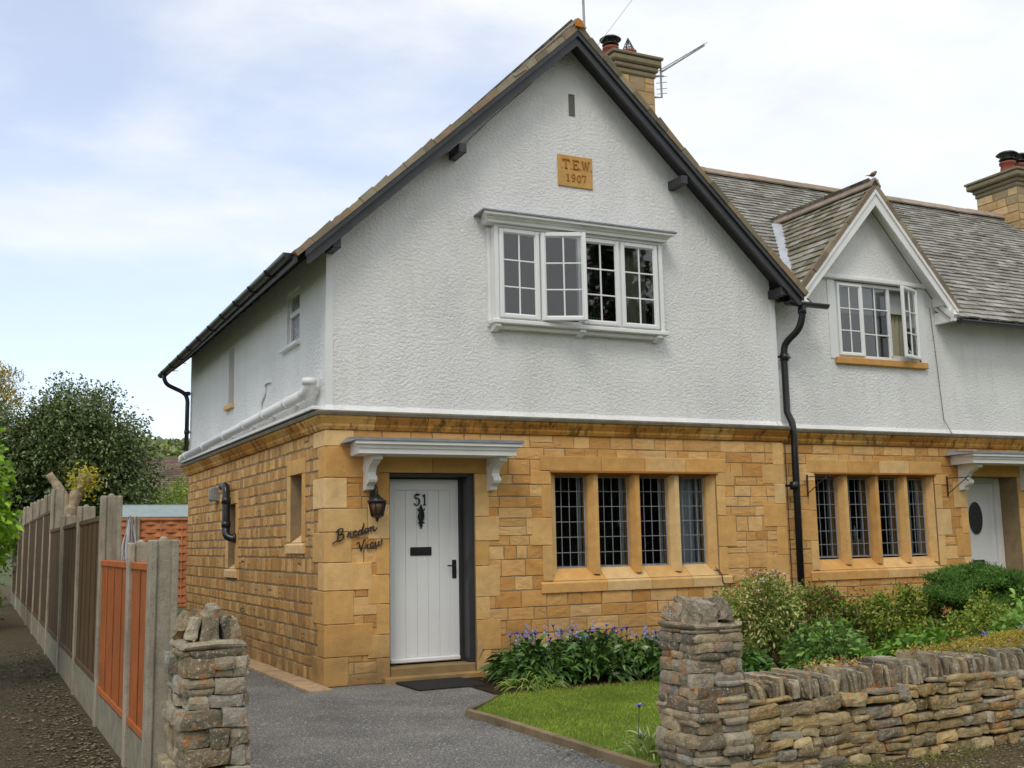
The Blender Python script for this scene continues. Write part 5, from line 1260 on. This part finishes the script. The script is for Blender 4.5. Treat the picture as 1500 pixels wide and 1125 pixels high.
def trunk(parent, pts, rs, c, name='trunk', mat=None):
    mb = MB(); mb.tube(smooth_path(pts,4), list(np.interp(np.linspace(0,len(pts)-1,(len(pts)-1)*4+1), range(len(pts)), rs)), 9, c); return mb
BARK = simple('bark', (1,1,1), .95, .3, 9, 40, .9, .02, .1, attr=True)
LEAF = mat_leaf('leaf', (1,1,1), .25, .5, .35); LEAFG = mat_leaf('glossy_leaf', (1,1,1), .12, .32, .5); NEEDLE = mat_leaf('needle', (1,1,1), .15, .7, .2)
def tree(label, cat, centre, radii, n, ncl, spread, pal, ln, wd, trk, matl=LEAF, group=None, name='tree', shell=.7, limbs=14, tr=.18, zmin=.4, up=.2, barkc=(.13,.11,.085), droop=.25, core=0):
    t = thing(name, label, cat, (centre[0],centre[1],0), group); P, idx, o, cc = clump_crown(n, centre, radii, ncl, spread, shell, zmin)
    m_ = len(P); D = rdir(m_,up)*.8+o*.7; c = leafcol(m_, idx, ncl, pal)
    mb = trunk(None, [(centre[0],centre[1],0),(centre[0]+.1,centre[1],centre[2]*.5),(centre[0],centre[1],centre[2])], [tr,tr*.75,tr*.4], barkc)
    for k in range(min(limbs, len(cc))):
        q = cc[k]; z_ = nr.uniform(.35,.9)*centre[2]; mb.tube(smooth_path([(centre[0],centre[1],z_),((centre[0]+q[0])/2+nr.uniform(-.15,.15),(centre[1]+q[1])/2,(z_+q[2])/2+.15),tuple(q)],3), [tr*.35]*2+[tr*.22]*3+[tr*.1]*2, 6, barkc)
    if core:
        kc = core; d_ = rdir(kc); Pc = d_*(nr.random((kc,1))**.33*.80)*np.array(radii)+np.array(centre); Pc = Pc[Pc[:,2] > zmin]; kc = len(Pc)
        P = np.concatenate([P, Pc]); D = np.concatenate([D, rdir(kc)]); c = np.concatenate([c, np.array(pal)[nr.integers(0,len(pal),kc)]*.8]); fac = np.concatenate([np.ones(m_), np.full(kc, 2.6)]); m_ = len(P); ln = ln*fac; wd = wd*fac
    build('trunk', mb, BARK, t); leaves('crown', P, D, rdir(m_,.8), nr.uniform(.7,1.25,m_)*ln, nr.uniform(.8,1.2,m_)*wd, c, matl, t, 3, droop); return t
G_ = lambda r,g,b,k=1.0: lin(r,g,b,k)
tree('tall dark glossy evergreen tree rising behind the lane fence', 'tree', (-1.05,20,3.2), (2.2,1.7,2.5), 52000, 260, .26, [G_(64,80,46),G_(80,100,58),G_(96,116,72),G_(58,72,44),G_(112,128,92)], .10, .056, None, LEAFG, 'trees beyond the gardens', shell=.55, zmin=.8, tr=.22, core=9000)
tree('golden conifer showing at the left edge behind the dark evergreen', 'tree', (-2.75,24,4.75), (.85,.9,2.1), 15000, 120, .2, [G_(150,138,50),G_(120,118,48),G_(176,156,62),G_(90,96,40)], .12, .03, None, NEEDLE, 'trees beyond the gardens', tr=.15, up=1.0)
tree('pale green young tree in front of the brown roofed house', 'tree', (3.0,27,2.1), (1.7,1.2,1.7), 12000, 90, .22, [G_(120,142,60),G_(98,122,54),G_(146,160,78),G_(80,102,44)], .12, .05, None, LEAF, 'trees beyond the gardens', tr=.1, zmin=.5)
tree('rounded mid green bush tree between the evergreen and the shed', 'tree', (1.2,24,2.0), (1.2,1.0,1.3), 9000, 70, .2, [G_(92,118,52),G_(76,100,44),G_(112,136,62)], .10, .05, None, LEAF, 'trees beyond the gardens', tr=.1)
# hillside woodland
def woodland():
    n = 26000; x = nr.uniform(-60, 110, n); y = 345+nr.random(n)**.8*110; t = (y-330)/182; z = 46*np.sin(np.minimum(1, t*1.25)*np.pi/2)*.93
    z += np.array([3.2*mn.noise(Vector((a*.09,b*.09,1))) for a, b in zip(x,y)])+nr.uniform(0,2.5,n); cells = (np.floor(x/6)+np.floor(y/9)*31).astype(int) % 97
    pal = np.array([G_(96,116,74),G_(118,134,84),G_(84,104,70),G_(132,146,98),G_(104,122,92)]); c = pal[cells % 5]*nr.uniform(.85,1.15,(n,1))
    P = np.stack([x,y,z],1); o = leaves('woodland', P, rdir(n,.3), rdir(n,1), 2.6, 2.2, c, LEAF); o['kind'] = 'stuff'; tag(o, 'wooded hillside far off beyond the gardens', 'woodland')
woodland()
# far brown roofed house
FH = thing('distant_house', 'distant house with brown tiled roof and brick chimney below the hill', 'house', (6,50,0))
mb = MB(); mb.box(2.6,10,50,56,0,3.4,lin(196,186,164)); build('wall', mb, simple('far_wall', (1,1,1), .9, attr=True), FH)
mb = MB(); tiled(mb, (2.2,49.6,3.3), (1,0,0), (0,.75,.66), (0,-.66,.75), 8.2, 4.6, lambda u,v: u > v*.38 and u < 8.2-v*.3, w=(.25,.5), ex=.2, pal=[lin(112,92,78),lin(98,80,68),lin(124,104,88)])
mb.add([(2.2,49.7,3.25),(10.4,49.7,3.25),(9,53.1,6.3),(4,53.1,6.3)],[(0,1,2,3)],lin(90,76,64)); mb.add([(2.2,49.7,3.25),(4,53.1,6.3),(2.2,56.5,3.25)],[(0,1,2)],lin(98,80,68)); build('roof', mb, TILE, FH)
mb = MB(); mb.cbox(4.35,5.0,52.4,53.2,5.2,6.7,.02,lin(150,104,84)); mb.cbox(4.3,5.05,52.35,53.25,6.7,6.8,.02,lin(120,90,74)); mb.tube([(5.0,52.5,6.6),(5.05,52.5,8.3)],.03,5,(.3,.3,.3)); mb.tube([(4.6,52.5,8.2),(5.5,52.5,8.3)],.02,4,(.3,.3,.3)); build('chimney', mb, simple('far_brick', (1,1,1), .9, attr=True), FH)
mb = MB(); mb.box(6.3,7.3,49.96,50.0,1.5,2.6,(.1,.1,.12)); build('window', mb, simple('far_glass', (.1,.1,.12), .2), FH)
# pollarded stump
ST = thing('pollarded_tree', 'pollarded forked stump with fresh sprouts above the lane fence', 'tree stump', (-1.85,8,0))
mb = MB(); cS = lin(176,160,134)
mb.tube(smooth_path([(-1.92,8,0),(-1.9,8,1.2),(-1.86,8,1.85),(-1.84,8,2.1)],4), [.13]*4+[.12]*4+[.115]*5, 12, cS)
mb.tube(smooth_path([(-1.86,8,1.95),(-1.93,8,2.25),(-2.05,8,2.45),(-2.17,8,2.62)],4), [.09]*5+[.075]*4+[.06]*4, 10, cS)
mb.tube(smooth_path([(-1.86,8,1.95),(-1.77,8,2.25),(-1.66,8,2.45),(-1.62,8,2.62)],4), [.10]*5+[.10]*4+[.105]*4, 10, cS)
build('trunk', mb, BARK, ST)
P = np.array([(-1.62,8,2.5)])+nr.normal(size=(420,3))*np.array([.12,.12,.12]); c = leafcol(420, np.zeros(420,int), 1, [G_(150,150,50),G_(128,140,48),G_(170,150,60)]); leaves('crown', P, rdir(420,.5), rdir(420,1), .07, .035, c, LEAF, ST)
# hedge leaves on the lane's left side
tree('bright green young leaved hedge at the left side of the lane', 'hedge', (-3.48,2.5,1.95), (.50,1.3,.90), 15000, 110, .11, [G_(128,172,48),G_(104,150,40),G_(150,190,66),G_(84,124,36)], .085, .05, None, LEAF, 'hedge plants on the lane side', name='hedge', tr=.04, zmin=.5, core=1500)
tree('low green bush at the foot of the hedge far along the lane', 'bush', (-3.6,13,.7), (.9,3,.7), 6000, 60, .14, [G_(84,110,46),G_(66,92,38),G_(108,134,58)], .09, .05, None, LEAF, 'hedge plants on the lane side', name='bush', tr=.03, zmin=.02)
tree('sprig of bright leaves poking in at the lower left corner', 'bush', (-3.28,-5.6,.62), (.16,.3,.36), 420, 16, .05, [G_(132,176,50),G_(108,150,42),G_(160,196,70)], .05, .028, None, LEAF, 'hedge plants on the lane side', name='bush', tr=.008, zmin=.1, limbs=10)
# ---- lawn grass
def lawn_grass():
    n = 90000; y = nr.uniform(-4.95,-1.5,n); x = nr.uniform(.5,6.2,n); ex = np.where(y < -2.35, .60, .60+(y+2.35)*.78); lim = 1.3+(y+5)*1.9+2.4
    k = (x > ex+.01) & (x < lim); x, y = x[k], y[k]; n = len(x)
    g = np.array([mn.noise(Vector((a*1.3,b*1.3,0)))+.5*mn.noise(Vector((a*5,b*5,4))) for a, b in zip(x,y)])[:,None]
    c = np.array(G_(124,144,60))*(1+.42*g)*nr.uniform(.7,1.3,(n,1))+np.array([.05,.03,.005])*(nr.random((n,1)) < .18)
    P = np.stack([x,y,np.full(n,.014)],1); o = leaves('grass', P, rdir(n,1.6)*np.array([1,1,.8])+np.array([0,0,.35]), rdir(n,0), nr.uniform(.022,.045,n), .0045, c, LEAF, None, 2, .25)
    o['kind'] = 'stuff'; tag(o, 'short mown lawn grass between drive and garden wall', 'grass')
lawn_grass()
# ---- plants in the border
def clump(name, label, cat, base, rx, ry, h, n, pal, ln, wd, K=4, up=1.1, mat=LEAF, group='border plants', droop=.45, flowers=None, stemc=(.06,.1,.03), nst=26, bottom=.05):
    t = thing(name, label, cat, base, group); th = nr.random(n)*6.283; rr = nr.random(n)**.5; hz = bottom+nr.random(n)**.75*(1-bottom)
    dome = np.sqrt(np.clip(1-(rr*.93)**2,0,1)); z = h*hz*dome*(.85+.3*np.array([mn.noise(Vector((a*3,b*3,base[0]))) for a, b in zip(np.cos(th)*rr*rx*3, np.sin(th)*rr*ry*3)]))
    P = np.stack([base[0]+rr*rx*np.cos(th), base[1]+rr*ry*np.sin(th), base[2]+np.maximum(z,.01)],1)
    D = np.stack([np.cos(th)*rr, np.sin(th)*rr, np.full(n, up*.6)],1)+nr.normal(size=(n,3))*.5; c = leafcol(n, (np.floor(th*4)).astype(int), 30, pal, .2, .15)
    leaves('foliage', P, D, rdir(n,1.2), nr.uniform(.65,1.2,n)*ln, nr.uniform(.8,1.2,n)*wd, c, mat, t, K, droop)
    mb = MB()
    for i in range(nst):
        j = nr.integers(0,n); q = P[j]; mb.tube([(base[0]+(q[0]-base[0])*.5,base[1]+(q[1]-base[1])*.5,base[2]),tuple(q)], .004, 4, stemc)
    build('stem', mb, simple('plant_stem', (1,1,1), .7, attr=True) if 'plant_stem' not in bpy.data.materials else bpy.data.materials['plant_stem'], t)
    return t
FLW = simple('petals', (1,1,1), .7, .1, 20, attr=True)
def flower_heads(parent, pts, cols, r=.028, npet=12, stem=.12, name='flower', spike=False):
    for (x,y,z) in pts:
        mb = MB(); c = cols[rng.randrange(len(cols))]
        if spike:
            k = rng.randint(8,14); hh = rng.uniform(.09,.16)
            for i in range(k):
                a = i*2.4; zz = z+hh*i/k; rr = .024*(1-i/k*.5); mb.add([(x,y,zz),(x+rr*math.cos(a)-.006,y+rr*math.sin(a),zz+.006),(x+rr*1.6*math.cos(a),y+rr*1.6*math.sin(a),zz-.008),(x+rr*math.cos(a)+.006,y+rr*math.sin(a),zz-.012)],[(0,1,2,3)],tuple(q*rng.uniform(.8,1.2) for q in c))
        else:
            for i in range(npet):
                a = i*6.283/npet+rng.uniform(-.2,.2); e = rng.uniform(.3,.9); q = Vector((math.cos(a),math.sin(a),e)).normalized()*r*rng.uniform(.8,1.2); s_ = Vector((-math.sin(a),math.cos(a),0))*r*.22
                o = Vector((x,y,z)); mb.add([o,o+q*.6-s_,o+q,o+q*.6+s_],[(0,1,2,3)],tuple(k_*rng.uniform(.8,1.2) for k_ in c))
            mb.lathe([(.003,-.012),(r*.3,-.004),(r*.25,.008),(0,.012)],(x,y,z),6,(.05,.03,.12) if npet > 8 else lin(200,150,150))
        mb.tube([(x,y,z),(x+rng.uniform(-.03,.03),y+rng.uniform(-.03,.03),z-stem)],.0028,4,(.07,.11,.04))
        build(name, mb, FLW, parent)
DG = [G_(64,98,48),G_(72,106,54),G_(90,124,66),G_(44,70,36)]
# blue cornflower clump in three plants under the window
BL = [lin(120,116,210), lin(136,138,220), lin(104,96,196)]; PB = [lin(176,184,224), lin(158,166,216)]
for i, (x, y, rx, h) in enumerate(((1.98,-.78,.42,.44),(2.60,-.86,.50,.46),(3.24,-.95,.5,.42))):
    t = clump('flowering_plant', ('leafy clump of blue cornflowers at the left end of the border, nearest the door','middle clump of blue cornflowers below the mullioned window','right hand clump of blue cornflowers, partly behind the gate pier')[i], 'plant', (x,y,.01), rx, .42, h, 950, DG, .19, .042, 5, 1.2, LEAFG, 'blue flowered clumps under the window', .55)
    flower_heads(t, [(x+rng.uniform(-rx,rx)*.75, y+rng.uniform(-.3,.2), h*rng.uniform(.8,1.05)+.05) for _ in range(13)], BL, .036)
    flower_heads(t, [(x+rng.uniform(-rx,rx)*.7, y+rng.uniform(-.2,.25), h*rng.uniform(.78,.98)+.03) for _ in range(7)], PB, .03, stem=.3, spike=True)
t = clump('strappy_plant', 'low strappy leaved plant on the gravel at the near end of the border', 'plant', (1.74,-1.20,.01), .26, .24, .12, 240, [G_(110,140,70),G_(88,118,54),G_(140,156,90)], .22, .012, 5, .8, droop=.7)
# variegated shrub with pink flowers
vs_ = tree('variegated cream and green shrub dotted with pale pink flowers', 'shrub', (4.45,-1.35,.60), (.45,.40,.40), 9500, 110, .055, [G_(124,144,80),G_(96,122,58),G_(156,166,106),G_(80,106,50),G_(186,186,140)], .046, .022, None, LEAF, 'border plants', name='shrub', tr=.02, zmin=.12, shell=.6)
flower_heads(vs_, [(4.45+.48*math.cos(a)*s_, -1.35+.42*math.sin(a)*s_-.05, .62+.44*math.sqrt(max(0,1-s_*s_))) for a, s_ in [(rng.uniform(3.2,6.2), rng.uniform(.2,.95)) for _ in range(22)]], [lin(236,190,202), lin(240,216,220)], .032, 8, .04)
# dwarf conifer, cloud shaped
t = thing('dwarf_conifer', 'dense dark green cloud shaped dwarf conifer by the neighbouring door', 'conifer', (6.95,-2.0,0), 'border plants')
Ps = []; Cs = []
for (cx, cy, cz, r_) in ((6.55,-2.1,.62,.36),(6.95,-2.15,.74,.38),(7.4,-2.0,.70,.40),(6.32,-2.2,.70,.13),(7.1,-1.8,.82,.34),(7.75,-2.0,.62,.36),(6.8,-2.4,.52,.34),(7.3,-2.4,.50,.36),(6.75,-1.85,.80,.28),(7.9,-1.9,.5,.3)):
    k = int(26*r_/.36)
    for j in range(k):
        d = rdir(1,.35)[0]; c_ = np.array((cx,cy,cz))+d*np.array((r_,r_,r_*.62)); m_ = 330; o = nr.normal(size=(m_,3))*np.array((.06,.06,.022)); Ps.append(c_+o); g = nr.uniform(.75,1.25); Cs.append(np.array(G_(72,106,50))*g*nr.uniform(.7,1.35,(m_,1)))
P = np.concatenate(Ps); leaves('foliage', P, rdir(len(P),.9), rdir(len(P)), .04, .014, np.concatenate(Cs), NEEDLE, t, 2, 0)
mb = MB(); mb.tube([(6.95,-2,0),(6.95,-2.05,.6)],.05,8,(.12,.09,.07))
for cx, cz in ((6.4,.68),(7.4,.66),(7.7,.55)): mb.tube([(6.95,-2,.2),(cx,-2.1,cz)],.025,6,(.12,.09,.07))
build('trunk', mb, BARK, t)
EU = [G_(108,134,52),G_(80,110,44),G_(136,156,70),G_(62,90,40),G_(156,152,78)]
tree('low spreading green and gold evergreen below the neighbouring window', 'shrub', (6.0,-1.6,.42), (.70,.5,.40), 13000, 140, .06, EU, .045, .022, None, LEAF, 'border plants', name='shrub', tr=.02, zmin=.02, shell=.5)
tree('low green shrub with reddish tips beside the black downpipe', 'shrub', (5.30,-1.35,.42), (.56,.45,.42), 10000, 110, .06, [G_(92,124,56),G_(72,104,46),G_(118,140,66),G_(120,80,60)], .045, .022, None, LEAF, 'border plants', name='shrub', tr=.02, zmin=.02, shell=.5)
tree('golden tipped low shrub in front of the dwarf conifer', 'shrub', (5.95,-3.0,.36), (.85,.5,.34), 12000, 120, .06, EU, .05, .022, None, LEAF, 'border plants', name='shrub', tr=.02, zmin=.02, shell=.5)
VA = [G_(104,140,78),G_(86,122,66),G_(126,158,92),G_(70,102,56)]
t = clump('flowering_plant', 'upright fresh green plant with dark red buds in the middle of the border', 'plant', (4.35,-2.45,.0), .46, .40, .68, 2200, VA, .085, .036, 4, .8, LEAF, 'border plants', .35)
flower_heads(t, [(4.25+rng.uniform(-.3,.35), -2.45+rng.uniform(-.25,.25), rng.uniform(.55,.68)) for _ in range(9)], [lin(130,50,66), lin(110,44,58)], .016, 8, .08)
clump('leafy_plant', 'broad leaved green plant behind the garden wall below the conifer', 'plant', (5.0,-3.1,.0), .75, .5, .56, 2400, [G_(88,130,50),G_(70,108,42),G_(112,150,66)], .11, .05, 4, .7)
clump('leafy_plant', 'dark green leafy plant low beside the variegated shrub', 'plant', (3.75,-1.75,.0), .42, .32, .34, 1000, DG, .12, .04, 4, .8)
clump('leafy_plant', 'tall fresh green leafy plant at the right edge of the picture', 'plant', (5.75,-3.7,.0), .45, .4, .92, 2000, [G_(110,150,76),G_(92,134,62),G_(136,170,98)], .10, .036, 4, 1.0)
clump('strappy_plant', 'tuft of bright strappy leaves behind the wall coping', 'plant', (4.35,-3.35,.0), .4, .3, .26, 520, [G_(128,160,62),G_(104,138,50),G_(150,176,80)], .30, .014, 5, 1.6, droop=.5)
clump('leafy_plant', 'small pale green bushy plant just behind the wall', 'plant', (3.75,-3.3,.0), .2, .2, .26, 600, [G_(150,166,84),G_(128,148,70)], .05, .02, 3, .9)
t = clump('flowering_plant', 'blue flowered leafy plant behind the right part of the wall', 'plant', (4.75,-4.0,.0), .60, .36, .56, 2000, [G_(92,132,60),G_(76,112,50),G_(112,150,74)], .12, .045, 4, .8)
flower_heads(t, [(4.85+rng.uniform(-.35,.35), -4.0+rng.uniform(-.25,.0), rng.uniform(.46,.58)) for _ in range(8)], [lin(120,124,214), lin(148,150,224)], .04, 14)
t = clump('flowering_plant', 'leafy blue flowered plant right behind the round topped gate pier', 'plant', (3.35,-1.7,.0), .42, .34, .50, 1000, DG, .13, .04, 4, .8)
flower_heads(t, [(3.3+rng.uniform(-.3,.35), -1.85+rng.uniform(-.2,.2), rng.uniform(.36,.58)) for _ in range(7)], BL, .028)
t = clump('iris_plant', 'iris with a single blue bloom against the left side of the gate pier', 'plant', (.76,-4.72,.0), .07, .08, .18, 80, [G_(140,160,112),G_(112,140,84),G_(160,174,130)], .20, .016, 5, 2.0, droop=.45, nst=4)
flower_heads(t, [(.70,-4.75,.34),(.73,-4.7,.14)], [lin(150,156,226)], .035, 14, .2)
# stonecrop along the coping
n = 2600; x = nr.uniform(1.35, 6.4, n); dens = np.array([mn.noise(Vector((a*2.3,0,5))) for a in x]); k = (dens > .02)|(x > 3.0); x = x[k]; n = len(x)
zt = np.interp(x, [1.05,1.5,1.9,2.8,3.5,4.5,7], [.53,.545,.555,.60,.60,.65,.70]); y = nr.uniform(-5.30,-5.02,n)
mound = np.clip((x-2.9)/.7,0,1)*.07; P = np.stack([x,y,zt+nr.uniform(-.03,.03,n)+mound*nr.random(n)],1)
pal = np.array([G_(150,150,66),G_(128,136,60),G_(150,96,70),G_(120,64,58),G_(170,160,84)]); c = pal[nr.integers(0,5,n)]*nr.uniform(.8,1.2,(n,1))
o = leaves('stonecrop', P, rdir(n,.8), rdir(n,1), .028, .014, c, LEAF); o['kind'] = 'stuff'; tag(o, 'reddish green stonecrop creeping over the wall coping', 'stonecrop')
n = 16000; x = nr.uniform(2.95,6.4,n); a = nr.random(n)*3.14; hh = .055+.05*np.clip((x-3)/1.2,0,1); P = np.stack([x,-5.14+.17*np.cos(a),np.interp(x,[2.8,3.5,4.5,7],[.555,.575,.63,.68])+hh*np.sin(a)+nr.normal(size=n)*.008],1)
c = np.array([G_(158,150,70),G_(140,138,64),G_(172,160,84)])[nr.integers(0,3,n)]*nr.uniform(.75,1.2,(n,1)); k = nr.random(n) < np.clip((x-2.95)/.5,0,1); P = P[k]; c = c[k]
o = leaves('moss', P, rdir(len(P),1.2), rdir(len(P),1), .018, .008, c, LEAF, None, 2); o['kind'] = 'stuff'; tag(o, 'yellow green moss mound on the right part of the wall top', 'moss')
# ---- trees across the road (seen in the window glass)
def across():
    r = random.Random(5)
    for i, (x, h) in enumerate(((6,15),(14.6,13),(27,14))):
        t = thing('bare_tree', ('bare branched tree across the road, mirrored in the cottage windows','tall bare tree across the road, mirrored in the neighbouring windows','bare tree farthest along the road opposite')[i], 'tree', (x,-27,0), 'bare trees across the road'); mb = MB()
        def br(p, d, l, rad, k):
            q = p+d*l; mb.tube([tuple(p), tuple((p+q)/2+Vector((r.uniform(-.1,.1),0,r.uniform(-.1,.1)))*l*.4), tuple(q)], [rad, rad*.85, rad*.65], 5, (.10,.085,.07))
            if k:
                for _ in range(3): e = (d+Vector((r.gauss(0,.5),r.gauss(0,.5),r.gauss(.08,.4)))).normalized(); br(q, e, l*r.uniform(.62,.85), rad*.62, k-1)
        br(Vector((x,-27,0)), Vector((0,0,1)), h*.22, .28, 6); build('trunk', mb, BARK, t)
    t = tree('tall dark evergreen across the road, mirrored in the upstairs panes', 'tree', (19.6,-27,8.5), (1.9,1.9,6.5), 5200, 90, .5, [G_(44,56,34),G_(58,72,42)], .4, .22, None, LEAFG, 'bare trees across the road', tr=.3, zmin=1)
    n = 15000; x = nr.uniform(-12,60,n); P = np.stack([x,nr.uniform(-31,-25,n),nr.random(n)**.9*(5.6+1.6*np.sin(x*.4)+1.2*np.sin(x*1.1))],1)
    c = np.array([G_(52,66,38),G_(70,88,46),G_(40,52,30)])[nr.integers(0,3,n)]; o = leaves('roadside_hedge', P, rdir(n,.3), rdir(n,1), .95, .75, c, LEAF); tag(o, 'tall dark hedge across the road, mirrored in the leaded windows', 'hedge')
across()
n = 2600; x = nr.uniform(1.2,5.5,n); y = -5.46-nr.random(n)**2*.5; k = np.array([mn.noise(Vector((a*1.8,b*3,9))) for a, b in zip(x,y)]) > .12; x = x[k]; y = y[k]; n = len(x)
o = leaves('verge_grass', np.stack([x,y,np.full(n,-.036)],1), rdir(n,1.4), rdir(n,0), nr.uniform(.02,.05,n), .006, np.array(G_(112,128,60))*nr.uniform(.7,1.3,(n,1)), LEAF, None, 2, .3); o['kind'] = 'stuff'; tag(o, 'thin tufts of grass on the dirt at the foot of the garden wall', 'grass')
n = 5200; y = -5.3+nr.random(n)**1.6*14; x = -3.75+nr.random(n)*.5; k = np.array([mn.noise(Vector((a*1.5,b*1.1,2))) for a, b in zip(x,y)]) > -.05; x = x[k]; y = y[k]; n = len(x)
o = leaves('lane_weeds', np.stack([x,y,np.full(n,.0)],1), rdir(n,1.2), rdir(n,0), nr.uniform(.03,.08,n), .012, np.array(G_(96,116,56))*nr.uniform(.7,1.3,(n,1)), LEAF, None, 3, .4); o['kind'] = 'stuff'; tag(o, 'low weeds and grass along the left side of the lane', 'weeds')
